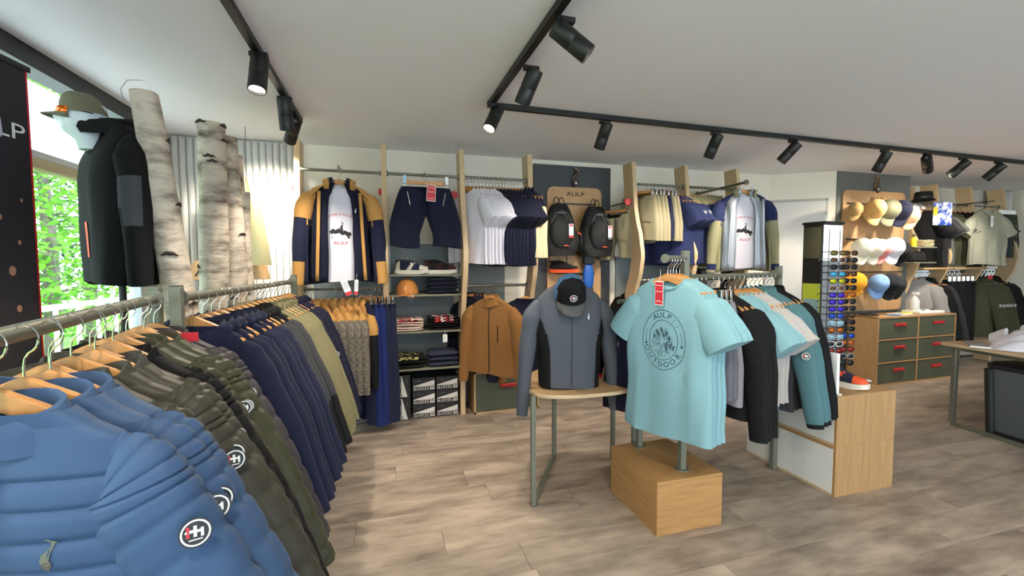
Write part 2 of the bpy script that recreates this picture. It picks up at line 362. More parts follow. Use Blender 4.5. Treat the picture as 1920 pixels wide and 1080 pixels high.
# ------------------------------------------------------------------ room shell
CZ = 2.52
floor = struct('floor', MB().bx(-1.9, 9.4, -3.1, 4.5, -.06, -.004), mat('floor_bed', (96, 84, 72), .8))
M_plank = mat('vinyl_plank', (186, 168, 150), .42, rgb2=(94, 81, 72), nscale=2.3, stretch=(1.3, 4.2, 1), bump=.10, bscale=14, per_object=.09, detail=9, contrast=(.3, .78))
def planks():
    src = {}
    for r in range(23):
        y0 = -.35 + r * .21; x = -1.8 - random.random() * 1.1
        while x < 9.3:
            ln = 1.26; a, b = max(x, -1.8), min(x + ln, 9.3)
            if b - a > .06:
                k = round(b - a, 2)
                if k not in src:
                    m = MB(); m.bx(-k / 2 + .0008, k / 2 - .0008, -.1042, .1042, -.004, 0); o = m.build('plank', M_plank, floor, bevel=.0015); src[k] = o
                else: o = src[k].copy(); COL.objects.link(o)
                o.location = ((a + b) / 2, y0, 0)
            x += ln
planks()
struct('ceiling', MB().bx(-1.9, 9.4, -3.1, 4.7, CZ, CZ + .1), M_ceil)
struct('wall_back', MB().bx(-1.9, 4.6, 4.4, 4.5, -.06, CZ + .05), M_white)
# slanting wall with the white door
def slant_wall():
    p0, p1 = Vector((4.57, 4.42, 0)), Vector((5.18, 4.0, 0)); d = (p1 - p0).normalized(); nrm = Vector((d.y, -d.x, 0)); L_ = (p1 - p0).length
    ang = math.atan2(d.y, d.x)
    w = MB().bx(0, L_, 0, .1, -.06, CZ + .05).build('wall_slanting', M_white); w.location = p0; w.rotation_euler = (0, 0, ang); w['kind'] = 'structure'
    dr = bpy.data.objects.new('door_1', None); COL.objects.link(dr); dr.location = p0; dr.rotation_euler = (0, 0, ang); dr['kind'] = 'structure'
    M_door = mat('door_paint', (212, 208, 202), .6); M_df = mat('door_frame_grey', (176, 174, 168), .6)
    f = MB(); f.bx(.06, .66, -.012, 0, 2.175, 2.205); f.bx(.63, .66, -.012, 0, 0, 2.2); f.bx(.04, .06, -.012, 0, 0, 2.18); f.build('door_frame', M_df, dr)
    MB().bx(.0, .625, -.045, -.012, .01, 2.17).build('door_leaf', M_door, dr, bevel=.003)
    MB().bx(.628, .644, -.03, -.014, 1.88, 2.0).build('hinge', M_wh, dr, bevel=.002)
    h = MB(); h.bx(.10, .15, -.052, -.045, 1.40, 1.48); h.build('latch_plate', M_wh, dr); MB().bx(.135, .15, -.056, -.046, 1.41, 1.47).build('latch_recess', M_panelgrey, dr)
slant_wall()
struct('wall_pillar', MB().bx(5.18, 6.42, 4.02, 4.6, -.06, CZ + .05), M_white)
struct('trim_pillar_panel', MB().bx(5.185, 6.415, 3.995, 4.02, 0, CZ), mat('grey_green_panel', (98, 101, 98), .6))
struct('wall_back_far', MB().bx(6.42, 9.4, 4.5, 4.6, -.06, CZ + .05), M_white)
struct('wall_right', MB().bx(9.3, 9.4, -3.1, 4.5, -.06, CZ + .05), M_white)
struct('wall_front', MB().bx(-1.9, -.6, -3.1, -3.0, -.06, CZ + .05).bx(7.4, 9.4, -3.1, -3.0, -.06, CZ + .05).bx(-.6, 7.4, -3.1, -3.0, 2.3, CZ + .05).bx(-.6, 7.4, -3.1, -3.0, -.06, .25), M_white)
def added_shopfront():  # unseen glazing and its wall opening, added to bring in daylight fill
    w = bpy.data.objects.new('window_5', None); COL.objects.link(w); w['kind'] = 'structure'
    for k in range(6): MB().bx(-.63 + 1.6 * k, -.57 + 1.6 * k, -3.08, -3.02, .25, 2.3).build('window_frame', M_black, w)
    for k in range(5): MB().bx(-.57 + 1.6 * k, .97 + 1.6 * k, -3.055, -3.045, .25, 2.3).build('pane', mat('added_shopfront_glass', (240, 246, 246), .02, trans=1), w)
added_shopfront(); MATS['added_shopfront_glass'].node_tree.nodes['Principled BSDF'].inputs['IOR'].default_value = 1.02
struct('trim_bay_backing_1', MB().bx(.03, .64, 4.375, 4.4, 0, 1.62), M_slate)
struct('trim_bay_backing_2', MB().bx(.69, 1.17, 4.375, 4.4, 0, 1.62), M_slate)
struct('trim_bay_backing_3', MB().bx(-.66, -.04, 4.375, 4.4, 0, 1.4), M_slate)
struct('trim_bay_backing_4', MB().bx(2.46, 3.68, 4.375, 4.4, 0, 1.5), M_slate)
struct('trim_logo_panel', MB().bx(1.49, 2.38, 4.37, 4.4, 0, 2.47), M_panelgrey)
struct('trim_wall_groove_1', MB().bx(2.46, 4.5, 4.392, 4.4, 2.28, 2.30), M_whl)
# left wall: glazing from sill to beam
def left_wall():
    M_alu = mat('window_aluminium', (190, 194, 198), .4, metal=.3); M_tr = mat('transom_wood', (206, 184, 150), .6)
    M_glass = mat('window_glass', (235, 245, 245), .02, trans=1); M_glass.node_tree.nodes['Principled BSDF'].inputs['IOR'].default_value = 1.02
    fr = bpy.data.materials.new('frosted_film'); fr.use_nodes = True; nt = fr.node_tree; nt.nodes.remove(nt.nodes['Principled BSDF'])
    t = nt.nodes.new('ShaderNodeBsdfTranslucent'); t.inputs[0].default_value = (.95, .97, 1, 1); nt.links.new(t.outputs[0], nt.nodes['Material Output'].inputs[0])
    struct('wall_left', MB().bx(-1.9, -1.8, 4.0, 4.5, -.06, CZ + .05).bx(-1.9, -1.8, -3.1, 4.0, -.06, .35), M_white)
    struct('trim_window_beam', MB().bx(-1.82, -1.70, -3.0, 4.0, 2.42, CZ), M_black)
    n = 0
    for y0, y1 in ((-2.9, -.9), (-.9, 1.1), (1.1, 2.5), (2.5, 4.0)):
        n += 1; w = bpy.data.objects.new('window_%d' % n, None); COL.objects.link(w); w['kind'] = 'structure'
        f = MB(); f.bx(-1.87, -1.80, y0, y0 + .05, .35, 2.42); f.bx(-1.87, -1.80, y1 - .05, y1, .35, 2.42); f.bx(-1.87, -1.80, y0, y1, 2.0, 2.04); f.bx(-1.87, -1.80, y0, y1, .35, .40)
        f.build('window_frame', M_alu, w, bevel=.004)
        MB().bx(-1.88, -1.79, y0, y1, 1.945, 1.998).build('transom', M_tr, w, bevel=.004)
        MB().bx(-1.845, -1.835, y0 + .05, y1 - .05, .40, 1.945).build('pane', M_glass, w)
        MB().bx(-1.842, -1.838, y0 + .05, y1 - .05, 2.04, 2.42).build('frosted_pane', fr, w)
left_wall()
# pleated white curtains
def curtain(name, x0, x1, y, z0, z1, label, amp=.02, pitch=.055):
    t = thing(name, label, 'curtain', ((x0 + x1) / 2, y, z0)); n = int((x1 - x0) / pitch); m = mat('curtain_white', (232, 230, 226), .85)
    for k in range(n):
        a = x0 + (x1 - x0) * k / n - (x0 + x1) / 2; b = a + (x1 - x0) / n * .96; q = MB()
        prof = [(a + (b - a) * i / 8, -amp * math.sin(PI * i / 8)) for i in range(9)]
        q.add([(x, yy, 0) for x, yy in prof] + [(x, yy, z1 - z0) for x, yy in prof], [(i, i + 1, 10 + i, 9 + i) for i in range(8)]); q.build('curtain_fold', m, t, solid=.002)
curtain('pleated_curtain', -1.79, -.74, 4.37, 0, 2.50, 'white pleated curtain hung behind the birch trunks')
curtain('pleated_curtain', 8.75, 9.29, 4.40, .0, 2.50, 'white pleated curtain beyond the dark tees at the far end', pitch=.09)

# ------------------------------------------------------------------ outside the window
M_grass = mat('lawn', (96, 140, 60), .9, rgb2=(140, 175, 80), nscale=3)
g = MB().bx(-40, -1.95, -14, 26, -.6, -.5).build('lawn', M_grass); g['kind'] = 'structure'
def leafmat(name, a, b):
    m = mat(name, a, .6, rgb2=b, nscale=2.2); b_ = m.node_tree.nodes['Principled BSDF']
    b_.inputs['Transmission Weight'].default_value = 0; b_.inputs['Subsurface Weight'].default_value = 0
    nt = m.node_tree; tr = nt.nodes.new('ShaderNodeBsdfTranslucent'); mx = nt.nodes.new('ShaderNodeMixShader'); mx.inputs[0].default_value = .45
    src = b_.inputs['Base Color'].links[0].from_socket; nt.links.new(src, tr.inputs[0]); nt.links.new(b_.outputs[0], mx.inputs[1]); nt.links.new(tr.outputs[0], mx.inputs[2]); nt.links.new(mx.outputs[0], nt.nodes['Material Output'].inputs[0])
    return m
LEAF = [leafmat('leaf_bright', (84, 146, 40), (140, 190, 66)), leafmat('leaf_mid', (60, 118, 42), (100, 158, 58)), leafmat('leaf_dark', (34, 68, 36), (62, 104, 52))]
M_trunk = mat('tree_bark', (132, 122, 116), .9, rgb2=(96, 86, 80), nscale=5, stretch=(3, 3, 1), bump=.6, bscale=14)
def tree(x, y, h, r, k, label, trunk=.13, low=.4, n=2600):
    t = thing('tree', label, 'tree', (x, y, -.5), 0, 'trees outside the window'); R = random.Random(int(x * 31 + y * 17))
    tb = MB(); tb.tube([(0, 0, 0), (.05, 0, h * .4), (-.04, .03, h * .75), (0, 0, h * .97)], [trunk, trunk * .85, trunk * .5, .02], 12)
    for i in range(14):
        z = h * (.25 + .05 * i); a = i * 2.4; q = r * .6 * (1 - i / 22); tb.tube([(0, 0, z), (q * .5 * math.cos(a), q * .5 * math.sin(a), z + .1), (q * math.cos(a), q * math.sin(a), z - .05)], [.03, .02, .006], 5)
    tb.build('trunk', M_trunk, t); lf = MB(); s = .055
    for i in range(n):
        z = low * h + (1 - low) * h * R.random() ** .9; q = r * (1 - ((z / h - low) / (1.02 - low)) ** 2) ** .5 * R.random() ** .4; a = R.random() * 2 * PI
        c = Vector((q * math.cos(a), q * math.sin(a), z)); u = Vector((R.gauss(0, 1), R.gauss(0, 1), R.gauss(0, .5))).normalized(); v = u.cross(Vector((R.gauss(0, 1), R.gauss(0, 1), R.gauss(0, 1)))).normalized(); w = s * (.6 + R.random())
        lf.add([c - u * w, c - v * w * .5, c + u * w, c + v * w * .5], [(0, 1, 2, 3)])
    o = lf.build('foliage', LEAF[k], t); return t
TR = [(-5.2, 7.6, 5.2, 1.5, 0, 'tall bright green leafy tree nearest the window pane'), (-7.4, 9.4, 6.4, 2.0, 1, 'mid green leafy tree just behind the nearest one'), (-6.2, 10.4, 5.6, 1.7, 0, 'yellow green tree showing beside the black jacket'), (-9.5, 12.5, 8, 2.6, 2, 'dark conifer at the back of the garden'), (-7.5, 14, 8, 2.6, 1, 'broad green tree far behind the railing'), (-11, 10, 8, 2.8, 2, 'dark tree behind the banner edge'), (-5.2, 12.2, 7, 2.2, 1, 'leafy tree beyond the birch trunks'), (-12, 16, 9, 3.2, 1, 'tall tree closing the view behind all the others'), (-9, 6, 7, 2.2, 1, 'leafy tree beside the terrace behind the banner'), (-5.5, 16, 9, 3, 2, 'dark tree farthest back along the wall')]
for i, a in enumerate(TR): tree(*a, low=.16 if i in (0, 2) else .1, n=3600)
def railing():
    t = thing('terrace_railing', 'white terrace railing outside the window below the trees', 'railing', (-2.9, 5, 0)); M_r = mat('rail_white', (226, 226, 232), .5)
    MB().bx(-.03, .03, -5, 3.2, 1.02, 1.07).build('top_rail', M_r, t, bevel=.01)
    MB().bx(-.02, .02, -5, 3.2, .15, .19).build('bottom_rail', M_r, t)
    for k in range(28): MB().bx(-.012, .012, -4.9 + k * .3, -4.87 + k * .3, .19, 1.02).build('baluster', M_r, t)
railing()
s_ = MB().bx(-3.2, -1.95, -3, 8.4, -.5, -.02).build('terrace', mat('terrace_boards', (170, 160, 150), .8)); s_['kind'] = 'structure'

# ------------------------------------------------------------------ ceiling tracks and spotlights
def track(name, p0, p1, label):
    a, b = Vector(p0), Vector(p1); t = thing(name, label, 'lighting track', (a + b) / 2); d = b - a; L_ = d.length; t.rotation_euler = (0, 0, math.atan2(d.y, d.x))
    MB().bx(-L_ / 2, L_ / 2, -.019, .019, -.016, .019).build('rail', M_black, t, bevel=.002)
    m = MB(); m.bx(-L_ / 2 + .01, L_ / 2 - .01, -.006, .006, -.0165, -.014); m.build('conductor_slot', M_blackp, t)
    for s in (-1, 1): MB().bx(s * L_ / 2 - .012, s * L_ / 2 + .012, -.022, .022, -.02, .02).build('end_cap', M_black, t, bevel=.002)
TZ = 2.50
track('lighting_track', (-.612, -1.2, TZ), (-.612, 3.62, TZ), 'black ceiling track nearest the window, carrying three spotlights')
track('lighting_track', (.78, -1.2, TZ), (.69, 2.93, TZ), 'black ceiling track running from overhead to the long cross track')
track('lighting_track', (.71, 2.955, TZ), (9.2, 3.13, TZ), 'long black ceiling track crossing the room towards the far right')
def spot(x, y, d, label, power=LAMP, scale=1.0, size=95, track_z=TZ - .018):
    d = Vector(d).normalized(); t = thing('track_spotlight', label, 'spotlight', (x, y, track_z), 0, 'black track spotlights')
    MB().box((0, 0, -.012), (.085, .03, .024)).build('adapter', M_black, t, bevel=.003)
    q = d.to_track_quat('Z', 'Y').to_matrix(); pv = Vector((0, 0, -.075)); c = pv + d * .035
    MB().cyl((0, 0, -.02), (0, 0, -.072), .009, 10).build('arm', M_black, t)
    h = MB(); n = 28; R_ = .043
    prof = [(-.095, R_ * .6), (-.093, R_ * .94), (-.088, R_), (.006, R_), (.008, R_ * .975), (.011, R_ * .975), (.013, R_), (.092, R_), (.096, R_ * .97), (.096, R_ * .88), (.082, R_ * .8)]
    h.loft([[c + q @ Vector((r * math.cos(2 * PI * j / n), r * math.sin(2 * PI * j / n), z)) for j in range(n)] for z, r in prof], cap1=False); h.build('housing', M_black, t, angle=30)
    l = MB(); l.loft([[c + q @ Vector((R_ * .8 * math.cos(2 * PI * j / n), R_ * .8 * math.sin(2 * PI * j / n), z)) for j in range(n)] for z in (.080, .0815)]); l.build('lamp_lens', M_lens, t)
    s2 = MB().box(c + q @ Vector((0, 0, -.0955)), (.018, .03, .001), rot=q); s2.build('rating_sticker', M_slate, t)
    L_ = bpy.data.lights.new('beam', 'SPOT'); L_.energy = power; L_.spot_size = math.radians(size); L_.spot_blend = .7; L_.shadow_soft_size = .035; L_.color = (1, .89, .74)
    o = bpy.data.objects.new('beam', L_); COL.objects.link(o); o.parent = t; o.location = c + d * .13; o.rotation_euler = d.to_track_quat('-Z', 'Y').to_euler(); return t
spot(-.60, 2.50, (-.03, -.30, -1), 'spotlight nearest us on the window side track, lens glowing downwards')
spot(-.605, 3.10, (.02, .30, -1), 'middle spotlight of the window side track, back plate towards us')
spot(-.63, 3.50, (-.38, .8, -.62), 'end spotlight of the window side track, turned to the birch trunks', size=75, power=LAMP * 2.0)
spot(.757, 1.80, (.85, -.25, -.72), 'largest spotlight overhead, lit lens turned towards the teal t-shirt')
spot(.763, 2.28, (-.35, .5, -1), 'second spotlight overhead, lens turned down to the navy coats')
spot(.705, 2.86, (-.45, -.38, -.9), 'glowing spotlight where the two black tracks meet')
spot(1.575, 2.985, (-.1, .62, -1), 'spotlight above the backpacks')
spot(2.576, 3.0, (-.08, .6, -1), 'spotlight above the khaki shorts bay')
spot(3.385, 3.01, (-.45, .55, -.8), 'spotlight before the white door, turned to the front-facing khaki jacket')
spot(4.51, 3.035, (-.06, .55, -1), 'spotlight hanging before the grey cap panel')
spot(5.10, 3.045, (.75, .35, -.55), 'spotlight tipped to the far bays, beside the cap panel')
spot(5.63, 3.055, (-.35, .55, -.7), 'spotlight slanting back to the caps, second past the cap panel', power=LAMP * 1.3)
spot(6.20, 3.065, (-.25, .6, -.7), 'spotlight slanting back, third past the cap panel')
spot(6.95, 3.08, (-.1, .65, -.8), 'last spotlight in view on the long track')
spot(.775, .0, (.3, .8, -.8), 'added fill spotlight behind the viewer on the overhead track', size=110)  # unseen head, added for more light from behind the viewer
spot(-.612, .3, (.2, .45, -1), 'added fill spotlight behind the viewer on the window side track', size=110)  # another unseen head, added to light the window side
spot(.775, -.7, (1, .3, -.6), 'rear added fill spotlight behind the viewer on the overhead track', size=120)  # added out of view as wide fill towards the right
# unseen glowing panels, added behind the viewer as fill light
def fill_panel(x, y):
    t = thing('added_fill_panel', 'added white fill panel in the ceiling behind the viewer, at %s' % ('the middle' if x < 4 else 'the far right'), 'added fill light', (x, y, CZ - .02))
    MB().bx(-.32, .32, -.32, .32, 0, .02).build('frame', M_wh, t); MB().bx(-.3, .3, -.3, .3, -.003, 0).build('diffuser', mat('fill_diffuser', (255, 250, 240), .5, emit=9), t)
fill_panel(2.6, -1.6); fill_panel(6.4, -.6)

# ------------------------------------------------------------------ wall bays: curved uprights, rails, shelves
def upright(x, label, y=0, w=.045, zt=2.46):
    t = tag(MB().build_profile(), label, 'upright') if 0 else None
    Y = [(0, 4.03), (.5, 4.02), (.9, 3.98), (1.15, 3.90), (1.34, 3.82), (1.5, 3.79), (1.7, 3.83), (1.85, 3.89), (2.0, 3.93), (2.25, 3.96), (zt, 3.985)]
    P = []
    for i in range(41):
        z = zt * i / 40; k = next(j for j in range(len(Y) - 1) if Y[j + 1][0] >= z - 1e-6); a, b = Y[k], Y[k + 1]; u = (z - a[0]) / (b[0] - a[0]); u = u * u * (3 - 2 * u) * .5 + u * .5
        P.append((a[1] + (b[1] - a[1]) * u + y, z))
    mb = MB(); rs = [[(x - w / 2, p, z), (x + w / 2, p, z), (x + w / 2, p + .18, z), (x - w / 2, p + .18, z)] for p, z in P]
    mb.loft(rs); o = mb.build('curved_upright', M_wood, bevel=.003, angle=35); tag(o, label, 'upright', 'curved wooden uprights'); return o
for x, l in ((-.70, 'narrow pale wooden upright beside the pleated curtain'), (-.015, 'pale wooden upright between the tan jacket and the navy shorts'), (.665, 'pale wooden upright between the navy shorts and the white tees'), (1.315, 'pale wooden upright between the cream fleeces and the dark backpack panel'),
             (2.43, 'curved wooden upright between the backpack panel and the khaki shorts'), (3.06, 'curved wooden upright between the khaki shorts and the khaki jackets'), (3.72, 'pale wooden upright behind the front-facing khaki jacket')):
    upright(x, l)
for x, l in ((6.45, 'pale wooden upright just past the cap panel'), (7.02, 'pale wooden upright between the dark tees in the far bays'), (7.70, 'pale wooden upright behind the grey polo shirt'), (8.38, 'pale wooden upright nearest the far pleated curtain')):
    upright(x, l, .08)
def rail(p0, p1, label, r=.0125, m=None, brackets=True, name='hanging_rail'):
    a, b = Vector(p0), Vector(p1); t = thing(name, label, 'rail', (a + b) / 2); c = (a + b) / 2
    MB().cyl(a - c, b - c, r, 14).build('tube', m or M_metal, t)
    if brackets:
        d = (b - a).normalized()
        for e, s in ((a, 1), (b, -1)): MB().cyl(e - c, e - c + d * s * .012, r * 1.9, 14).build('flange', m or M_metal, t, bevel=.001)
    return t
RY = 4.0
rail((-.677, RY, 2.215), (-.038, RY, 2.215), 'round metal rail above the tan jacket')
rail((.008, RY, 2.215), (.642, RY, 2.215), 'round metal rail above the navy shorts')
rail((.688, RY, 2.215), (1.292, RY, 2.215), 'round metal rail carrying white and navy tees')
rail((-.677, RY, 1.215), (-.038, RY, 1.215), 'low metal rail behind the left racks, under the tan jacket')
rail((.688, RY, 1.222), (1.292, RY, 1.222), 'low metal rail carrying the tan fleece jacket')
rail((2.453, RY, 2.235), (3.037, RY, 2.235), 'metal rail carrying khaki shorts and navy tees')
rail((3.083, RY, 2.235), (3.697, RY, 2.235), 'metal rail carrying the khaki and navy jackets')
rail((6.473, 4.1, 2.21), (6.997, 4.1, 2.21), 'metal rail with dark tees just past the cap panel')
rail((7.043, 4.1, 2.21), (7.677, 4.1, 2.21), 'metal rail behind the grey polo shirt')
rail((7.723, 4.1, 2.21), (8.357, 4.1, 2.21), 'metal rail with dark trousers in the last bay')
rail((6.473, 4.1, 1.30), (6.997, 4.1, 1.30), 'low rail with black and grey hooded jackets')
rail((7.043, 4.1, 1.30), (7.677, 4.1, 1.30), 'low rail with black trousers in the far bays')
rail((7.723, 4.1, 1.30), (8.357, 4.1, 1.30), 'low rail with olive jackets in the last bay')
# arms that stand out of the wall with a jacket facing the shop
for x, y, z, l in ((-.36, 4.0, 2.215, 'tan jacket'), ):
    pass
rail((3.50, 3.62, 2.24), (3.52, 4.38, 2.24), 'short rail standing out of the wall above the khaki jacket', r=.014)
for x, l in ((-.72, 'red disc on a peg beside the pleated curtain'), (-.03, 'red disc on a peg between the tan jacket and navy shorts'), (.60, 'red disc on a peg right of the navy shorts'), (2.36, 'red disc on a peg beside the khaki shorts')):
    t = thing('wall_peg', l, 'peg', (x + .0, 4.05 if x < 2 else 3.98, 2.06 if x < 2 else 2.05)); MB().cyl((0, 0, 0), (0, -.012, 0), .036, 20).build('disc', M_red, t, bevel=.002); MB().cyl((0, .0, 0), (0, .33, 0), .008, 8).build('pin', M_steel, t)
# shelves
def shelf(x0, x1, z, label, y0=3.93, y1=4.37, t_=.018): return tag(MB().bx(x0, x1, y0, y1, z - t_, z).build('shelf_board', M_shelf, bevel=.002), label, 'shelf', 'shelf boards of the middle bay')
SZ = (1.335, 1.155, .828, .492)
for z, l in zip(SZ, ('top sage shelf with the two sports shoes', 'sage shelf with the tan cap and folded navy trousers', 'sage shelf with folded white and black printed tees', 'lowest sage shelf with the two dark folded tops')): shelf(.009, .641, z, l)
# wooden base with a green drawer
def drawer_unit(name, x0, x1, y0, y1, z1, cols, rows, label, m=M_woodx, top=.018, rz=0):
    cx, cy = (x0 + x1) / 2, (y0 + y1) / 2; t = thing(name, label, 'drawers', (cx, cy, 0), rz); w, d = x1 - x0, y1 - y0; e = .018
    f = MB(); f.bx(-w / 2, -w / 2 + e, -d / 2, d / 2, 0, z1); f.bx(w / 2 - e, w / 2, -d / 2, d / 2, 0, z1); f.bx(-w / 2, w / 2, -d / 2, d / 2, z1 - e, z1); f.bx(-w / 2, w / 2, -d / 2, d / 2, 0, e); f.bx(-w / 2, w / 2, d / 2 - e, d / 2, 0, z1)
    for c in range(1, cols): xx = -w / 2 + w * c / cols; f.bx(xx - e * .6, xx + e * .6, -d / 2, d / 2, e, z1 - e)
    for r in range(1, rows): zz = z1 * r / rows; f.bx(-w / 2 + e, w / 2 - e, -d / 2, d / 2, zz - e * .4, zz + e * .4)
    f.build('carcass', m, t)
    for c in range(cols):
        for r in range(rows):
            a = -w / 2 + e + (w - 2 * e) * c / cols + (.006 if c else .003); b = -w / 2 + e + (w - 2 * e) * (c + 1) / cols - (.006 if c < cols - 1 else .003)
            z0 = z1 * r / rows + e * .6 + .002; z2 = z1 * (r + 1) / rows - e * .6 - .002
            if r == rows - 1: z2 -= e * .4
            if r == 0: z0 += e * .4
            q = MB().bx(a, b, -d / 2 + .006, -d / 2 + .022, z0, z2).build('drawer', M_green, t, bevel=.002)
            hz = z0 + (z2 - z0) * .66; hx = (a + b) / 2 + (w / cols) * .03
            h = MB(); hw = min(.09, (b - a) * .2); h.box((hx, -d / 2 - .004, hz), (hw * 2, .016, .034)); h.box((hx, -d / 2 - .012, hz + .012), (hw * 1.7, .02, .010)); h.build('handle', M_red, q, bevel=.006)
    return t
drawer_unit('drawer_box', .765, 1.415, 4.0, 4.36, .40, 1, 1, 'low wooden box with one green drawer and red handle under the tan fleece')
drawer_unit('drawer_dresser', 5.36, 6.74, 3.62, 3.96, .80, 2, 3, 'wooden dresser with six green drawers and red handles below the caps', m=M_blockv, rz=.03)

# ------------------------------------------------------------------ cloth colours
C_blue = cloth('quilt_blue', (56, 80, 114), rough=.6, sheen=.05, bump=.2, bscale=14)
C_olive = cloth('quilt_olive', (60, 57, 47), rough=.5, sheen=.03, bump=.2, bscale=14)
C_olive2 = cloth('quilt_moss', (60, 60, 42), rough=.5, sheen=.03, bump=.2, bscale=14)
C_char = cloth('quilt_charcoal', (62, 57, 60), rough=.55, sheen=.03, bump=.2, bscale=14)
C_blk = cloth('black_cloth', (17, 17, 19), sheen=0); C_dgrey = cloth('dark_grey_cloth', (52, 53, 56)); C_navy = cloth('navy_cloth', (26, 30, 54)); C_navyd = cloth('deep_navy_cloth', (17, 20, 42))
C_khaki = cloth('khaki_cloth', (112, 106, 76)); C_tan = cloth('tan_cloth', (186, 138, 76)); C_tanf = cloth('tan_fleece', (146, 102, 56), bump=.5, bscale=160); C_cream = cloth('cream_fleece', (216, 200, 162), bump=.8, bscale=90)
C_white = cloth('white_cotton', (216, 212, 222), sheen=0); C_teal = cloth('light_teal_cotton', (126, 166, 174), sheen=.03, bump=.12); C_teal2 = cloth('dusty_teal_shell', (78, 114, 120)); C_lgrey = cloth('pale_grey_cotton', (178, 172, 168)); C_grey = cloth('mid_grey_twill', (98, 97, 104)); C_grey2 = cloth('soft_grey_twill', (128, 124, 128))
C_slate = cloth('slate_softshell', (78, 82, 90), rough=.75); C_knit = cloth('flecked_knit', (52, 50, 52), (142, 132, 116), nscale=95, bump=.4, bscale=120); C_bnavy = cloth('royal_navy_cloth', (24, 38, 92)); C_sand = cloth('sand_khaki_cloth', (150, 146, 112)); C_stone = cloth('stone_twill', (150, 140, 112)); C_navyb = cloth('bright_navy_cloth', (34, 42, 80)); C_silver = mat('silver_lining', (170, 176, 186), .35, metal=.3, bump=.2, bscale=30)
C_polo = cloth('grey_polo', (146, 146, 130)); C_pattern = mat('camo_cloth', (46, 52, 36), .8, rgb2=(96, 100, 76), nscale=14, contrast=(.47, .53))

# ------------------------------------------------------------------ templates
HANG = wooden_hanger()
TJ = {}
def J(key, **k):
    if key not in TJ: TJ[key] = garment(**k)
    return TJ[key]
PUFF = dict(L=.71, hw=.29, cw=.242, sw=.205, dep=.052, neck=.112, nz=-.055, ch=.04, cs=.045, bz=-.235, spread=.27, sl=.60, sr=.074, collar='stand', quilt=.047, badged=1, fold=.003)
SHELL = dict(L=.80, hw=.29, cw=.25, sw=.205, dep=.045, neck=.112, nz=-.055, cs=.07, spread=.22, sl=.62, sr=.062, collar='hood', fold=.008)
def chest_logo(root, x, z, sz, mt=M_wh):
    b = next(c for c in bpy.data.objects if c.parent == root and c.name.startswith('body')); g = goat(sz); g.v = [(v[0] + x, v[1], v[2] + z) for v in g.v]; stick(g, b, .002); g.build('chest_emblem', mt, root)
for k, m in (('blue', C_blue), ('olive', C_olive), ('moss', C_olive2), ('charcoal', C_char), ('blackq', C_blk)):
    J(k, name='quilted_jacket', cat='jacket', mats=[m, m, m], seed=len(k), zipper=(k == 'blue'), **PUFF)
chest_logo(TJ['blue'], .12, -.262, .03, M_steel)
J('navy', name='softshell_jacket', cat='jacket', mats=[C_navy], seed=3, **SHELL)
J('black', name='softshell_jacket', cat='jacket', mats=[C_blk, C_dgrey, C_blk], seed=4, zone=lambda x, y, z: 1 if -.55 < z < -.25 and x > .1 else 0, szone=lambda x, y, z: 1 if z > -.55 else 0, **SHELL)
J('khaki', name='field_jacket', cat='jacket', mats=[C_khaki], seed=5, **{**SHELL, 'L': .84, 'hw': .31})
J('navylong', name='hooded_parka', cat='jacket', mats=[C_navyd], seed=6, badged=1, **{**SHELL, 'L': .98, 'hw': .32, 'spread': .20, 'sl': .68})
def tee(key, m, **k):
    a = dict(L=.72, hw=.255, cw=.245, sw=.21, dep=.035, neck=.095, sleeve='short', sl=.19, spread=.05, collar='crew', fold=.012, nd=.05); a.update(k); return J(key, name='t_shirt', cat='t-shirt', mats=[m], **a)
SLOT = Vector((0, 0, .0))
def hang(tmpl, p, rz, label, group, cat=None, tilt=0, scale=None, hanger=True, hsc=None, drop=0):
    """p: point on the rail; the hanger's crown hangs 8 cm below it."""
    c = Vector(p) - Vector((0, 0, .080)); g = dup(tmpl, c - Vector((0, 0, drop)), (tilt, 0, rz), label, cat, group, scale)
    if hanger:
        dup(HANG, c, (0, 0, rz), 'wooden hanger in the ' + ' '.join(label.split()[:12]), 'hanger', 'wooden hangers ' + group.split(' ', 1)[-1], hsc)
    return g
def row(p0, p1, z, seq, rz, place, gname, jitter=.05, spacing=None, hanger=True, end='near'):
    """seq: (template key or object, count, colour words, noun, cat) laid out evenly from p0 to p1."""
    n = sum(s[1] for s in seq); i = 0; a, b = Vector(p0), Vector(p1)
    for s in seq:
        for k in range(s[1]):
            t = (i + .5) / n; p = a.lerp(b, t); w = (ORD[k] + ' ') if s[1] > 1 else ''
            hang(TJ[s[0]] if isinstance(s[0], str) else s[0], (p.x, p.y, z), rz + random.uniform(-jitter, jitter), '%s%s %s' % (w, s[2], place if s[1] > 1 else place.replace('from the near end ', '')), gname, s[3] if len(s) > 3 else None, hanger=hanger, drop=random.uniform(0, .006))
            i += 1

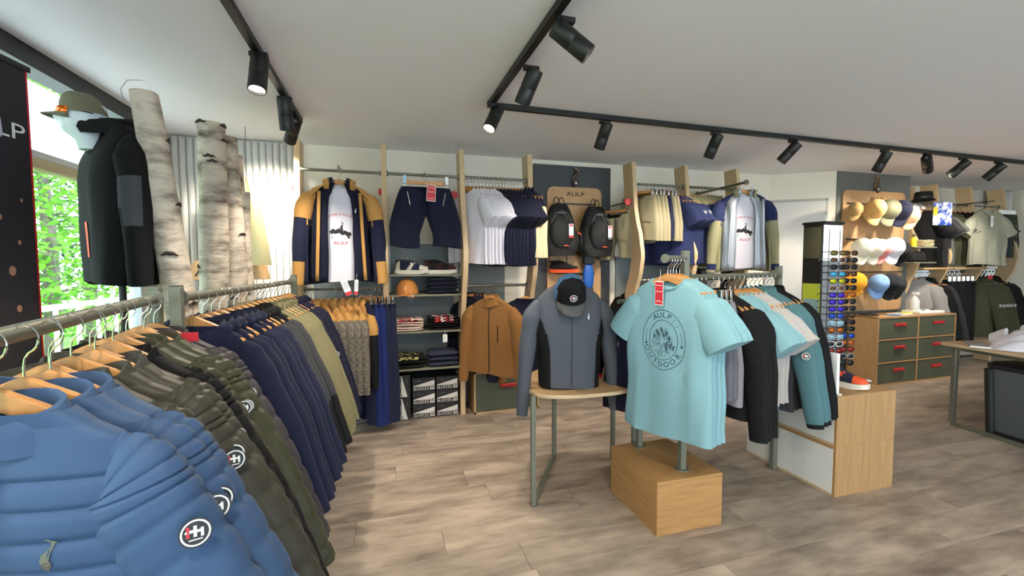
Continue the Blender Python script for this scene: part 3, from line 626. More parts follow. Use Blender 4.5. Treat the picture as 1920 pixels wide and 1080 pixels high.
# left racks -------------------------------------------------
def post(x, y, z1, label, name='rack_post', r=.018, z0=0, m=None):
    t = thing(name, label, 'rack post', (x, y, z0)); MB().bx(-r, r, -r, r, 0, z1 - z0).build('tube', m or M_post, t, bevel=.003); MB().cyl((0, 0, 0), (0, 0, .006), r * 2.2, 18).build('foot', m or M_post, t); MB().bx(-r * .9, r * .9, -r * .9, r * .9, z1 - z0, z1 - z0 + .003).build('cap', M_black, t); return t
RZ1, RZ2 = math.radians(8), math.radians(-4)
rail((-.49, .20, 1.3), (-.812, 1.86, 1.3), 'thick metal rail of the near left rack with coat hangers', r=.0165, m=M_metal)
rail((-.738, 1.87, 1.3), (-.668, 3.50, 1.3), 'metal rail of the second left rack running to the wall', r=.0165, m=M_metal)
post(-.818, 1.885, 1.345, 'square sage post where the near left rail ends'); post(-.735, 1.845, 1.345, 'square sage post where the second left rail starts'); post(-.665, 3.53, 1.345, 'square sage post ending the second left rail by the tan jacket'); post(-.485, .17, 1.345, 'square sage post at the near end of the left rail, behind the viewer')
def rp1(y): t = (y - .943) / (1.874 - .943); return Vector((-.633 - .182 * t, y, 1.3))
Q = [('blue', .91), ('blue', .975), ('blue', 1.03), ('olive', 1.10), ('olive', 1.17), ('olive', 1.24), ('olive', 1.30), ('blackq', 1.37), ('blackq', 1.43), ('moss', 1.50), ('moss', 1.56), ('moss', 1.62), ('charcoal', 1.70), ('charcoal', 1.77)]
CN = {'blue': 'steel blue quilted jacket', 'olive': 'dark olive quilted jacket', 'blackq': 'black quilted jacket', 'moss': 'moss green quilted jacket', 'charcoal': 'charcoal quilted jacket'}
YAW = [(0, 0), (.03, .014), (-.05, .03), (-.02, .0), (.10, .01), (-.04, .03), (.06, .0), (-.05, .025), (.03, -.01), (-.03, .0), (.08, .0), (-.07, .03), (.03, .0), (-.03, .02)]
seen = {}
for k, y in Q:
    seen[k] = seen.get(k, 0) + 1; n = sum(1 for q in Q if q[0] == k)
    hang(TJ[k], rp1(y) + Vector((YAW[len(seen) * 0 + Q.index((k, y))][1], 0, 0)), RZ1 - math.radians(19) + YAW[Q.index((k, y))][0], '%s %s from the near end of the front left rail' % (ORD[seen[k] - 1], CN[k]), 'quilted jackets on the front left rail', drop=random.uniform(0, .006))
row((-.735, 1.93, 0), (-.672, 3.42, 0), 1.3, [('navy', 6, 'navy softshell jacket'), ('black', 3, 'black and grey softshell jacket'), ('khaki', 5, 'khaki field jacket'), ('navylong', 4, 'long dark navy parka')], math.radians(-14), 'from the near end of the second left rail', 'jackets on the second left rail', jitter=.08)
t = thing('red_size_tag', 'red tag hanging from the charcoal quilted jackets on the front left rail', 'tag', (-.63, 1.66, 1.185)); MB().box((0, 0, 0), (.05, .002, .03)).build('card', M_redtag, t); MB().cyl((0, 0, .015), (0, 0, .06), .0008, 5).build('string', M_blackp, t)
# zip pull on the parka
t = thing('orange_zip_tape', 'orange zip tape low on a dark navy parka', 'zip tape', (-.27, 2.86, .47), math.radians(40)); MB().box((0, 0, 0), (.012, .003, .15), rot=Matrix.Rotation(.25, 3, 'Y')).build('tape', M_orange, t)

# T-shirt stand ----------------------------------------------
def box_thing(name, label, cat, x0, x1, y0, y1, z0, z1, m, rz=0, seam=None, edge=True):
    cx, cy = (x0 + x1) / 2, (y0 + y1) / 2; t = thing(name, label, cat, (cx, cy, z0), rz); w, d, h = (x1 - x0) / 2, (y1 - y0) / 2, z1 - z0; e = .018
    MB().bx(-w, w, -d, d, h - e, h).build('top_panel', m, t, bevel=.0015); MB().bx(-w, w, -d, -d + e, 0, h - e - .0005).build('front_panel', m, t, bevel=.0015); MB().bx(-w, w, d - e, d, 0, h - e - .0005).build('back_panel', m, t, bevel=.0015)
    for s in (-1, 1):
        if seam:
            MB().bx(s * w - (e if s > 0 else 0), s * w + (0 if s > 0 else e), -d + e, d - e, 0, h * seam - .001).build('side_panel', m, t, bevel=.0015); MB().bx(s * w - (e if s > 0 else 0), s * w + (0 if s > 0 else e), -d + e, d - e, h * seam + .001, h - e - .0005).build('side_panel', m, t, bevel=.0015)
        else: MB().bx(s * w - (e if s > 0 else 0), s * w + (0 if s > 0 else e), -d + e, d - e, 0, h - e - .0005).build('side_panel', m, t, bevel=.0015)
    return t
box_thing('plinth', 'oak veneer plinth on the floor under the teal t-shirt', 'plinth', 1.322, 1.728, 1.905, 2.39, 0, .288, M_block, seam=.62)
E_ = Vector((.947, .322, 0)); B = Vector((1.54, 2.0, 0)); RZT = math.radians(-72)
post(B.x, B.y, 1.49, 'sage post rising from the front of the oak plinth', z0=.289, r=.017, m=M_post)
post(1.482, 2.33, 1.22, 'sage post at the back of the oak plinth', z0=.289, r=.016, m=M_post)
r_ = rail((B + E_ * -.175 + Vector((0, 0, 1.447))), (B + E_ * .0 + Vector((0, 0, 1.447))), 'short rail stub with a round end cap holding the teal t-shirts', r=.0165, brackets=False)
MB().cyl((-E_ * .0875) - E_ * .005, (-E_ * .0875), .0235, 20).build('end_cap', M_post, r_, bevel=.001)
tee('teal', C_teal, L=.84, hw=.265, cw=.25, seed=2)
tee('tealp', C_teal, L=.84, hw=.268, cw=.252, seed=2, fold=.009)
def tee_print():
    body = next(c for c in bpy.data.objects if c.parent == TJ['tealp'] and c.name.startswith('body')); mb = MB(); R0 = .138; cz = -.335; wx = .93
    def ring(r, w): mb.merge(line_mb([(wx * r * math.cos(a), cz + r * 1.12 * math.sin(a)) for a in [2 * PI * i / 60 for i in range(60)]], w, closed=True))
    ring(R0, .0028); ring(R0 * .67, .0028)
    def arc(txt, r, a0, a1, flip, size):
        for i, ch in enumerate(txt):
            a = math.radians(a0 + (a1 - a0) * i / (len(txt) - 1)); g = text_mb(ch, size); th = a - PI / 2 if not flip else a + PI / 2
            g.v = [(v[0] * 1.15 * math.cos(th) - v[2] * math.sin(th) + wx * r * math.cos(a), 0, v[0] * 1.15 * math.sin(th) + v[2] * math.cos(th) + cz + 1.12 * r * math.sin(a)) for v in g.v]; mb.merge(g)
    arc('AULP::', R0 * .835, 118, 38, False, .040); arc('OUTDOOR', R0 * .835, 205, 325, True, .037)
    for s, a0, a1 in ((1, 160, 190), (-1, 22, -8)):
        mb.merge(line_mb([(wx * R0 * .84 * math.cos(math.radians(a0 + (a1 - a0) * i / 6)), cz + 1.12 * R0 * .84 * math.sin(math.radians(a0 + (a1 - a0) * i / 6))) for i in range(7)], .0018))
        q = math.radians(a1); x, z = wx * R0 * .84 * math.cos(q), cz + 1.12 * R0 * .84 * math.sin(q); mb.add([(x - .006, 0, z), (x + .006, 0, z), (x + .005, 0, z - .014), (x, 0, z - .009), (x - .005, 0, z - .014)], [(0, 1, 2, 3, 4)])
    r = R0 * .66; pts = [(-.62, .30), (-.42, .52), (-.3, .42), (-.1, .66), (.08, .4), (.22, .52), (.42, .26), (.66, .05)]
    mb.merge(line_mb([(x * r, cz + z * r * 1.12) for x, z in pts], .002))
    for k in range(3): mb.merge(line_mb([((x * .9 + .04 * k) * r, cz + (z - .12 - .13 * k) * r * 1.12) for x, z in pts], .0022))
    for (x, z), (x2, z2) in zip(pts, pts[1:]): mb.add([(x * r, 0, cz + z * r * 1.12), ((x + .1) * r, 0, cz + (z - .18) * r * 1.12), ((x + .02) * r, 0, cz + (z - .28) * r * 1.12), ((x - .03) * r, 0, cz + (z - .12) * r * 1.12)], [(0, 1, 2, 3)])
    mb.merge(line_mb([(x * r + .02, cz + z * r * 1.12 + .045) for x, z in [(.16 * math.cos(a), .16 * math.sin(a)) for a in [2 * PI * i / 16 for i in range(16)]]], .0014, closed=True))
    tent = [(-.75, -.15), (-.6, .12), (-.4, .2), (-.2, .05), (-.15, -.2), (-.4, -.28)]; mb.merge(line_mb([(x * r, cz + z * r) for x, z in tent], .002, closed=True)); mb.merge(line_mb([(-.5 * r, cz - .2 * r), (-.42 * r, cz + .02 * r), (-.32 * r, cz - .02 * r), (-.3 * r, cz - .22 * r)], .0018))
    for s in (0, .12): mb.merge(line_mb([((.25 - s) * r, cz - .1 * r), ((.02 - s) * r, cz - .4 * r), ((-.05 - s * 1.6) * r, cz - .98 * r)], .002))
    R = random.Random(3)
    for k in range(34):
        x = R.uniform(.15, .8); z = R.uniform(-.75, -.25)
        if x * x + z * z > .8: continue
        h = R.uniform(.1, .28); mb.merge(line_mb([(x * r, cz + z * r), (x * r, cz + (z + h) * r)], .0022))
    for k in range(60):
        x = R.uniform(-.85, .85); z = R.uniform(-.95, -.2)
        if x * x + z * z > .85: continue
        mb.merge(line_mb([(x * r, cz + z * r), ((x + R.uniform(.04, .14)) * r, cz + (z + R.uniform(-.03, .03)) * r)], .0015))
    stick(mb, body, .0015); mb.build('round_print', M_ink, TJ['tealp'])
tee_print()
for i, s in enumerate((-.150, -.128, -.104, -.078, -.050)):
    p = B + E_ * s + Vector((0, 0, 1.447)); hang(TJ['tealp'] if i == 0 else TJ['teal'], p, RZT + (0, .02, -.03, .04, .08)[i] - .0, ('light teal t-shirt with a round mountain print, in front on the stand' if i == 0 else '%s plain light teal t-shirt behind the printed one' % ORD[i - 1]), 'teal t-shirts on the plinth stand', drop=.006)
def red_card(x, y, z, rz, label, w=.045, h=.11, lean=.0):
    t = thing('red_promo_card', label, 'tag', (x, y, z), rz, 'red cards hung on garments'); t.rotation_euler = (0, lean, rz)
    MB().box((0, 0, -h / 2), (w, .0012, h)).build('card', M_wh, t); MB().box((0, -.0012, -h / 2), (w * .9, .0008, h * .93)).build('red_face', M_redtag, t)
    g = text_mb('Nouvelle', w * .2); g.v = [(v[0], v[1] - .002, v[2] - h * .17) for v in g.v]; h2 = text_mb('collection', w * .2); h2.v = [(v[0], v[1] - .002, v[2] - h * .42) for v in h2.v]; g.merge(h2); g.build('lettering', M_wh, t)
    k = line_mb([(-.35 * w, -h * .88), (-.1 * w, -h * .78), (0, -h * .86), (.15 * w, -h * .80), (.38 * w, -h * .88)], .002); k.v = [(v[0], -.002, v[2]) for v in k.v]; k.build('mountain_mark', M_wh, t)
    MB().tube([(0, 0, 0), (.004, .004, .03), (0, .01, .06)], .0008, 5).build('string', M_wh, t)
p = B + E_ * -.19; red_card(p.x - .008, p.y + .02, 1.33, RZT, 'red card with white edge at the neck of the printed teal t-shirt', .052, .125)

# second rail with posts
C2 = B + E_ * 1.05
rail(B + E_ * .02 + Vector((0, 0, 1.345)), C2 + Vector((0, 0, 1.345)), 'metal rail behind the teal t-shirts carrying the mixed row', r=.0165)
post(C2.x + .012, C2.y + .004, 1.40, 'sage post standing beside the white sided box', r=.017)
GS = trousers('grey_shorts', [C_grey, C_grey], L=.50, w=.185, flare=.235, dep=.035, cat='shorts', seed=2); GS2 = trousers('grey_shorts', [C_grey2, C_grey2], L=.55, w=.185, flare=.24, dep=.035, cat='shorts', seed=3)
CH = clip_hanger()
TJ['grey'] = GS; TJ['grey2'] = GS2
def clip(tm, p, rz, label, group, hl=None, cat='shorts', hsc=None):
    c = Vector(p) - Vector((0, 0, .080)); g = dup(tm, c, (0, 0, rz), label, cat, group); dup(CH, c, (0, 0, rz), 'clip hanger of the ' + ' '.join(label.split()[:12]), 'hanger', 'clip hangers ' + group.split(' ', 1)[-1], hsc); return g
for i, (s, k) in enumerate(((.075, 'grey'), (.115, 'grey'), (.155, 'grey2'))):
    clip(TJ[k], B + E_ * s + Vector((0, 0, 1.345)), RZT + .03 * i, ('front pair of dark grey shorts behind the teal t-shirts', 'second pair of dark grey shorts behind the teal t-shirts', 'lighter grey shorts next to the black jackets')[i], 'grey shorts on the middle rail')
J('blackj', name='fleece_jacket', cat='jacket', mats=[C_blk], seed=8, L=.68, hw=.25, cw=.245, sw=.2, dep=.045, spread=.05, sl=.60, collar='stand', fold=.006)
chest_logo(TJ['blackj'], .11, -.28, .022)
tee('tealt', C_teal, L=.66, hw=.24, sl=.17, spread=.07, seed=6); tee('pgrey', C_lgrey, L=.66, hw=.24, sl=.17, spread=.07, seed=7)
J('tealj', name='outdoor_jacket', cat='jacket', mats=[C_teal2, C_dgrey, C_blk, C_blk], seed=9, L=.72, hw=.25, cw=.245, sw=.2, dep=.04, spread=.12, sl=.62, collar='stand', badged=1, zone=lambda x, y, z: 1 if z < -.35 and abs(x) > .17 else 0, szone=lambda x, y, z: 1 if y > .012 and z < -.3 else 0)
J('blackj2', name='outdoor_jacket', cat='jacket', mats=[C_blk], seed=10, L=.70, hw=.25, cw=.245, sw=.2, dep=.04, spread=.12, sl=.60, collar='stand')
row(B + E_ * .20, B + E_ * .99, 1.345, [('blackj', 3, 'black fleece jacket'), ('tealt', 3, 'light teal t-shirt'), ('pgrey', 3, 'pale grey t-shirt'), ('tealj', 3, 'dusty teal jacket with dark sleeve lining'), ('blackj2', 2, 'plain black jacket')], RZT + .02, 'from the near end of the middle rail', 'mixed garments on the middle rail', jitter=.035)

PA = Vector((1.482, 2.33, 1.20)); rail(PA - E_ * .20, PA, 'short rail at the back of the plinth, behind the teal t-shirts', r=.0125, brackets=False)
J('navyr', name='navy_pullover', cat='pullover', mats=[C_navyd, C_blk, C_blk, M_red], L=.60, hw=.22, cw=.22, sw=.19, dep=.04, spread=.04, sl=.26, sr=.06, collar='stand', seed=14)
hang(TJ['navyr'], PA - E_ * .08, RZT, 'navy pullover with red cuffs half hidden behind the teal t-shirts', 'pullover behind the teal t-shirts')

# half round table with the bust ------------------------------
def table():
    t = thing('display_table', 'small rounded plywood table with sage legs under the grey jacket', 'table', (1.15, 2.6, 0)); P = []
    out = [(.800, 2.42), (.835, 2.325), (.95, 2.27), (1.10, 2.25), (1.30, 2.255), (1.44, 2.30), (1.53, 2.40), (1.60, 2.62), (1.58, 2.82), (1.45, 2.97), (1.28, 3.02), (1.10, 2.96), (.92, 2.80), (.82, 2.60)]
    C = curve_pts([(a - 1.15, b - 2.6, 0) for a, b in out + out[:1]], 70)[:-1]; mb = MB(); mb.prism([(p.x, p.y) for p in C], .652, .672, axis='z'); top = mb.build('top', M_edge, t, bevel=.002)
    q = MB(); q.prism([(p.x * .995, p.y * .995) for p in C], .672, .6735, axis='z'); q.build('veneer', M_woodx, t)
    def leg(x, y): MB().bx(x - 1.15 - .014, x - 1.15 + .014, y - 2.6 - .014, y - 2.6 + .014, .004, .652).build('leg', M_post, t, bevel=.003)
    for x, y in ((.800, 2.365), (1.15, 2.92), (1.50, 2.42), (1.56, 2.80)): leg(x, y)
    def bar(a, b):
        d = Vector((b[0] - a[0], b[1] - a[1], 0)); r = Matrix.Rotation(math.atan2(d.y, d.x), 3, 'Z'); m = MB().box(((a[0] + b[0]) / 2 - 1.15, (a[1] + b[1]) / 2 - 2.6, .014), (d.length, .026, .024), rot=r); m.build('floor_bar', M_post, t, bevel=.003)
    bar((.80, 2.365), (1.15, 2.92)); bar((1.50, 2.42), (1.56, 2.80))
table()
def bust():
    root = garment(name='softshell_jacket', cat='jacket', mats=[C_slate, C_blk, C_slate, C_slate], L=.63, hw=.185, cw=.215, sw=.20, dep=.10, neck=.07, spread=.05, sl=.62, sr=.052, nr=70, cs=.02, collar='stand', fold=.0025, nz=-.02, n=88, seed=11, badged=1,
                   zone=lambda x, y, z: 1 if abs(x) > .142 + .30 * max(0, z + .36) - .08 * max(0, -.5 - z) and z < -.20 else 0)
    b = next(c for c in bpy.data.objects if c.parent == root and c.name.startswith('body'))
    z = line_mb([(-.012, -.06 - .55 * i / 24) for i in range(25)], .007); stick(z, b, .002); z.build('zipper', M_blackp, root); chest_logo(root, .095, -.205, .022)
    root.location = (1.06, 2.45, 1.305); root.rotation_euler = (0, 0, math.radians(-6)); tag(root, 'slate grey softshell jacket on a bust standing on the rounded table', 'jacket')
bust()
def cap(name, label, mats, loc=(0, 0, 0), rot=(0, 0, 0), mesh_back=True, badge_r=0, emblem=0, sc=1.0):
    t = thing(name, label, 'cap', loc); t.rotation_euler = rot; t.scale = (sc,) * 3; n = 28; rs = []
    for i in range(11):
        u = i / 10; ph = u * PI / 2; ring = []
        for j in range(n):
            a = 2 * PI * j / n; fr = max(0, -math.sin(a)); r = .094 * math.cos(ph) ** (.55 + .25 * (1 - fr)) if i < 10 else .004
            ring.append((r * .93 * math.cos(a), r * 1.06 * math.sin(a), .118 * math.sin(ph) * (1 + .09 * fr * math.sin(ph * 2))))
        rs.append(ring)
    rs = [[(x * .96, y * .96, z + .004) for x, y, z in rs[0]]] + rs
    c = MB(); c.loft(rs, cap0=False, zone=lambda x, y, z: 0 if y < -.1 * abs(x) and abs(x) < .075 - .3 * max(0, z - .09) and y < -.012 else 1); crown = c.build('crown', [mats[0], mats[1]], t)
    b = MB(); V = []; F_ = []; na, nr = 15, 6
    for i in range(na):
        a = math.radians(-148 + 116 * i / (na - 1)); k = 1 - abs(2 * i / (na - 1) - 1) ** 2.2
        for j in range(nr):
            u = j / (nr - 1); e = u * .074 * k; x0, y0 = .0875 * math.cos(a), .0985 * math.sin(a); V.append((x0 * (1 + .1 * u * k), y0 - e, .006 - .012 * u - .32 * (x0 * x0) / .09 * 1.2 * (.3 + u)))
    for i in range(na - 1):
        for j in range(nr - 1): F_.append((i * nr + j, i * nr + j + 1, (i + 1) * nr + j + 1, (i + 1) * nr + j))
    b.add(V, F_); b.build('brim', mats[2], t, solid=.003); MB().lathe([(.0001, .0), (.007, 0), (.006, .004), (.0001, .006)], 10, c=(0, 0, .1175)).build('button', mats[1], t)
    if badge_r:
        g = badge(badge_r); me = crown.data; bv = BVHTree.FromPolygons([v.co for v in me.vertices], [tuple(p.vertices) for p in me.polygons]); h = bv.ray_cast(Vector((0, -.5, .052)), Vector((0, 1, 0)))
        g.xf(Matrix.Translation(h[0] + Vector((0, -.002, 0))) @ Matrix.Rotation(-.2, 4, 'X')); g.build('badge', BADGE_M, t)
    if emblem:
        g = goat(emblem); g.v = [(v[0], v[1], v[2] + .045) for v in g.v]; stick(g, crown, .0015); g.build('emblem', M_wh, t)
    return t
C_capblue = cloth('cap_mesh_blue', (74, 112, 150), bump=.6, bscale=250); C_capgrey = cloth('cap_brim_grey', (86, 86, 86))
cap('baseball_cap', 'black fronted cap with blue mesh and grey brim on the slate jacket', [C_blk, C_capblue, C_capgrey], (1.045, 2.40, 1.235), (math.radians(33), 0, math.radians(-14)), badge_r=.021, sc=1.12)

# ------------------------------------------------------------------ bay 1: tan jacket display, knit jackets, navy trousers
def open_set(x, y, z, rz, outer, inner, teeL, names, logo):
    """Front-facing jacket worn open over a second layer and a printed t-shirt, all on one hanger."""
    c = (x, y, z)
    a = garment('open_jacket', 'jacket', outer[0], L=.82, hw=.285, cw=.27, sw=.225, dep=.085, neck=.09, spread=.05, sl=.66, sr=.064, collar=None, opening=1.0, zone=outer[1], szone=outer[2], fold=.006, seed=21); a.location = c; a.rotation_euler = (0, 0, rz); tag(a, names[0], 'jacket')
    c2 = MB(); rs = []
    for (w_, zz, dd) in ((.125, -.075, .07), (.12, -.03, .075), (.125, -.005, .085), (.115, .0, .08)): rs.append([(w_ * math.cos(t), dd * math.sin(t), zz) for t in [math.radians(-50 + 280 * j / 20) for j in range(21)]])
    c2.loft(rs, closed=False, cap0=False, cap1=False); c2.build('collar', outer[0][0], a, solid=.008)
    for s in (-1, 1):
        l = MB(); P = [(s * (.150 + .03 * i / 10), -.085 - .004 * math.sin(i), -.10 - .70 * i / 10) for i in range(11)]; l.loft([[(p[0] - .012, p[1], p[2]), (p[0] + .012, p[1] - .006, p[2])] for p in P], closed=False, cap0=False, cap1=False); l.build('front_edge', outer[3], a, solid=.006)
    b = garment('open_jacket', 'jacket', [inner], L=.80, hw=.22, cw=.21, sw=.17, dep=.070, neck=.085, sleeve=None, opening=.34, fold=.004, seed=22); b.location = c; b.rotation_euler = (0, 0, rz); tag(b, names[1], 'jacket')
    c3 = MB(); rs = []
    for (w_, zz, dd) in ((.09, -.07, .055), (.088, -.02, .06), (.092, .012, .068), (.085, .014, .064)): rs.append([(w_ * math.cos(t), dd * math.sin(t), zz) for t in [math.radians(-55 + 290 * j / 20) for j in range(21)]])
    c3.loft(rs, closed=False, cap0=False, cap1=False); c3.build('collar', inner, b, solid=.008)
    if logo: e = goat(.022); e.v = [(v[0] + .115, -.072, v[2] - .25) for v in e.v]; e.build('chest_emblem', M_wh, b)
    t = garment('t_shirt', 't-shirt', [C_white], L=teeL, hw=.17, cw=.16, sw=.14, dep=.036, neck=.07, sleeve=None, collar='crew', fold=.006, seed=23, nd=.05); t.location = (x, y, z); t.rotation_euler = (0, 0, rz); tag(t, names[2], 't-shirt')
    bd = next(k for k in bpy.data.objects if k.parent == t and k.name.startswith('body'))
    pr_ = MB(); k = line_mb([(-.07 + .014 * i, -.415 + .008 * math.sin(i * 1.9) + .01 * math.sin(i * .5)) for i in range(11)], .03); pr_.merge(k); pr_.merge(line_mb([(-.065, -.455), (.065, -.455)], .014)); g = goat(.045); g.v = [(v[0] + .01, v[1], v[2] - .385) for v in g.v]; pr_.merge(g)
    stick(pr_, bd, .002); pr_.build('mountain_print', mat('print_black', (40, 36, 40), .8), t)
    tx = MB(); s1 = text_mb('NATURE IS CALLING', .026); s1.v = [(v[0], v[1], v[2] - .27 - v[0] * v[0] * 2.2) for v in s1.v]; s2 = text_mb('AULP', .036); s2.v = [(v[0] * 1.3, v[1], v[2] - .50) for v in s2.v]
    tx.merge(s1); tx.merge(s2); tx.v = [v for v in tx.v]; stick(tx, bd, .003); tx.build('red_lettering', mat('print_red', (190, 60, 66), .8), t)
    dup(HANG, (x, y, z + .012), (0, 0, rz), 'wooden hanger at the neck of the ' + ' '.join(names[0].split()[:8]), 'hanger', 'hangers of the display jackets')
z_t = lambda x, y, z: 0 if z > -.36 + .12 * max(0, (.24 - abs(x))) else 1
open_set(-.36, 3.80, 2.095, math.radians(6), ([C_tan, C_navy, C_tan, C_tan], z_t, lambda x, y, z: 0 if z > -.33 or z < -.62 else 1, C_tan), C_navyd, .80,
         ('tan and navy hooded jacket hung open, facing the room', 'navy fleece worn inside the open tan jacket', 'white printed t-shirt inside the open tan jacket'), 1)
rail((-.36, 3.74, 2.20), (-.36, 4.0, 2.20), 'short front arm holding the open tan jacket', r=.009, m=M_steel, brackets=False)
def card_tag(x, y, z, label, lean=.0, w=.04, h=.10, red=True):
    t = thing('price_tag', label, 'tag', (x, y, z), 0); t.rotation_euler = (0, lean, 0); MB().box((0, 0, -h / 2), (w, .0015, h)).build('card', M_wh, t)
    for k in range(5): MB().box((0, -.0015, -h * .2 - .011 * k), (w * .7, .0005, .003)).build('print_line', M_slate, t)
    if red: MB().box((0, -.002, -h * .88), (w, .002, h * .22)).build('red_strip', M_redtag, t)
    MB().cyl((0, 0, 0), (0, .01, .05), .0008, 5).build('string', M_wh, t)
card_tag(-.34, 3.70, 1.30, 'white price tag with red end under the open tan jacket', lean=-.35, w=.05, h=.13)
card_tag(-.24, 3.70, 1.30, 'narrow white tag beside the red ended tag', lean=.05, w=.028, h=.12)
J('knit', name='knit_jacket', cat='jacket', mats=[C_knit, C_tan, C_knit, C_knit], L=.72, hw=.24, cw=.235, sw=.195, dep=.045, neck=.085, spread=.06, sl=.60, collar='hood', hood_m=1, zone=lambda x, y, z: 1 if z > -.17 else 0, szone=lambda x, y, z: 1 if z > -.17 else 0, seed=31)
J('tanj', name='fleece_jacket', cat='jacket', mats=[C_tan, C_blk, C_blk, C_blk], L=.66, hw=.23, cw=.23, sw=.195, dep=.045, neck=.085, spread=.05, sl=.56, collar='hood', hood_m=0, szone=lambda x, y, z: 1 if z < -.3 else 0, seed=32)
for i, x in enumerate((-.62, -.56, -.50, -.44, -.38, -.32, -.26)):
    k = 'tanj' if i in (0, 6) else 'knit'
    hang(TJ[k], (x, 4.0, 1.215), math.radians(-58) + random.uniform(-.05, .05), ('%s flecked grey knit jacket with tan shoulders under the open tan jacket' % ORD[i - 1]) if k == 'knit' else ('tan and black hooded jacket leftmost of the low rail behind the left racks' if i == 0 else 'tan and black hooded jacket between the flecked knits and navy trousers'), 'jackets on the low rail under the tan jacket', drop=.012)
TJ['navyp'] = trousers('navy_trousers', [C_navy, C_navyd], L=1.02, w=.185, flare=.20, dep=.045, cat='trousers', crotch=.30, seed=3, pocket=False)
TJ['royalp'] = trousers('navy_trousers', [C_bnavy, C_navy], L=1.03, w=.185, flare=.21, dep=.045, cat='trousers', crotch=.30, seed=4, pocket=False)
for i, (x, k) in enumerate(((-.185, 'navyp'), (-.155, 'royalp'), (-.12, 'royalp'), (-.085, 'navyp'), (-.055, 'navyp'))):
    clip(TJ[k], (x, 3.96, 1.215), math.radians(-70 + 4 * i), '%s pair of long %s trousers beside the shelves' % (ORD[i], 'royal navy' if k == 'royalp' else 'deep navy'), 'navy trousers beside the shelves', cat='trousers')

# ------------------------------------------------------------------ bay 2: shorts and shelves
TJ['navys'] = trousers('navy_shorts', [C_navyd, C_navyd], L=.50, w=.205, flare=.305, dep=.06, cat='shorts', seed=7, crotch=.28, pocket=2)
clip(TJ['navys'], (.325, 3.80, 2.195), math.radians(3), 'dark navy shorts facing the room above the sports shoes', 'navy shorts facing the room', hsc=(1.12, 1, 1))
rail((.325, 3.76, 2.195), (.325, 4.0, 2.205), 'short front arm holding the navy shorts', r=.009, m=M_steel, brackets=False)
red_card(.365, 3.70, 2.08, math.radians(3), 'red card with white edge on the navy shorts', .075, .135, lean=.06)
for s in (-1, 1): t = thing('size_sticker', 'pale sticker on the %s clip of the navy shorts' % ('left' if s < 0 else 'right'), 'sticker', (.325 + s * .175, 3.765, 2.13)); MB().box((0, 0, 0), (.026, .002, .065)).build('card', M_wh if s > 0 else mat('pale_blue_card', (170, 206, 226), .6), t)
def shoe(label, loc, rz, up, sole, acc, lace):
    t = thing('sports_shoe', label, 'shoe', loc, rz); L_ = .29
    prof = [(0, .022, .030, .055), (.06, .034, .034, .088), (.16, .038, .034, .098), (.30, .038, .034, .092), (.42, .038, .036, .098), (.52, .040, .037, .088), (.66, .044, .040, .066), (.80, .047, .043, .050), (.92, .040, .038, .042), (1, .016, .016, .034)]
    u = MB(); rs = []
    for i in range(22):
        q = i / 21; w0, w1, h = lerp(prof, q); x = q * L_ - L_ / 2
        rs.append([(x, (w0 if math.sin(a) < 0 else w0 * .78) * math.copysign(abs(math.cos(a)) ** .8, math.cos(a)), .028 + h * (.5 + .5 * math.copysign(abs(math.sin(a)) ** .9, math.sin(a)))) for a in [2 * PI * j / 18 for j in range(18)]])
    u.loft(rs, zone=lambda x, y, z: 1 if (x > .08 or x < -.11 or (abs(x + .01 - (z - .06) * .7) < .018 and z < .1)) else 0); u.build('upper', [up, acc], t)
    m = MB(); rs = []
    for i in range(22):
        q = i / 21; w0, w1, h = lerp(prof, q); x = q * (L_ + .012) - (L_ + .012) / 2; lift = .012 * max(0, q - .75) * 4 + .008 * max(0, .15 - q) * 6
        rs.append([(x, (w0 + .006) * math.cos(a), (lift if math.sin(a) < 0 else .034 + lift * .5) + .002 * math.sin(a)) for a in [2 * PI * j / 14 for j in range(14)]])
    m.loft(rs); m.build('sole', sole, t); k = MB(); k.tube([(-.095 + .05 * math.cos(a), .026 * math.sin(a), .124 + .006 * math.cos(a)) for a in [2 * PI * j / 20 for j in range(21)]], .0055, 8); k.build('collar', M_blackp, t)
    for i in range(5): x = -.03 + i * .021; z = .121 - i * .0125; l = MB(); l.tube([(x, -.022, z - .012), (x + .004, 0, z + .004), (x + .012, .022, z - .014)], .0026, 6); l.build('lace', lace, t)
    MB().box((-.058, 0, .128), (.045, .03, .006), rot=Matrix.Rotation(-.7, 3, 'Y')).build('tongue', acc, t, bevel=.002); MB().box((-.142, 0, .115), (.006, .016, .03)).build('pull_tab', up, t, bevel=.002); return t
S_nv = cloth('shoe_navy', (38, 40, 62)); S_cr = cloth('shoe_cream', (218, 212, 192)); S_bk = cloth('shoe_black', (28, 24, 26)); S_dr = cloth('shoe_maroon', (70, 34, 38)); S_sole = mat('shoe_sole', (228, 222, 206), .6); S_org = mat('shoe_orange', (226, 80, 34), .6)
shoe('navy and cream running shoe with a thick pale sole on the top shelf', (.215, 4.06, 1.336), math.radians(-18), S_nv, S_sole, S_cr, S_cr)
shoe('black and maroon trail shoe on the top shelf', (.47, 4.06, 1.336), math.radians(-8), S_bk, S_sole, S_dr, S_bk)
C_capt = cloth('cap_tan', (190, 124, 62))
cap('baseball_cap', 'tan cap with a small emblem on the second shelf', [C_capt] * 3, (.17, 4.06, 1.158), (0, 0, math.radians(-12)), emblem=.014, sc=1.12)
card_tag(.19, 3.925, 1.15, 'small white shelf tag hanging under the tan cap', w=.05, h=.018, red=False)
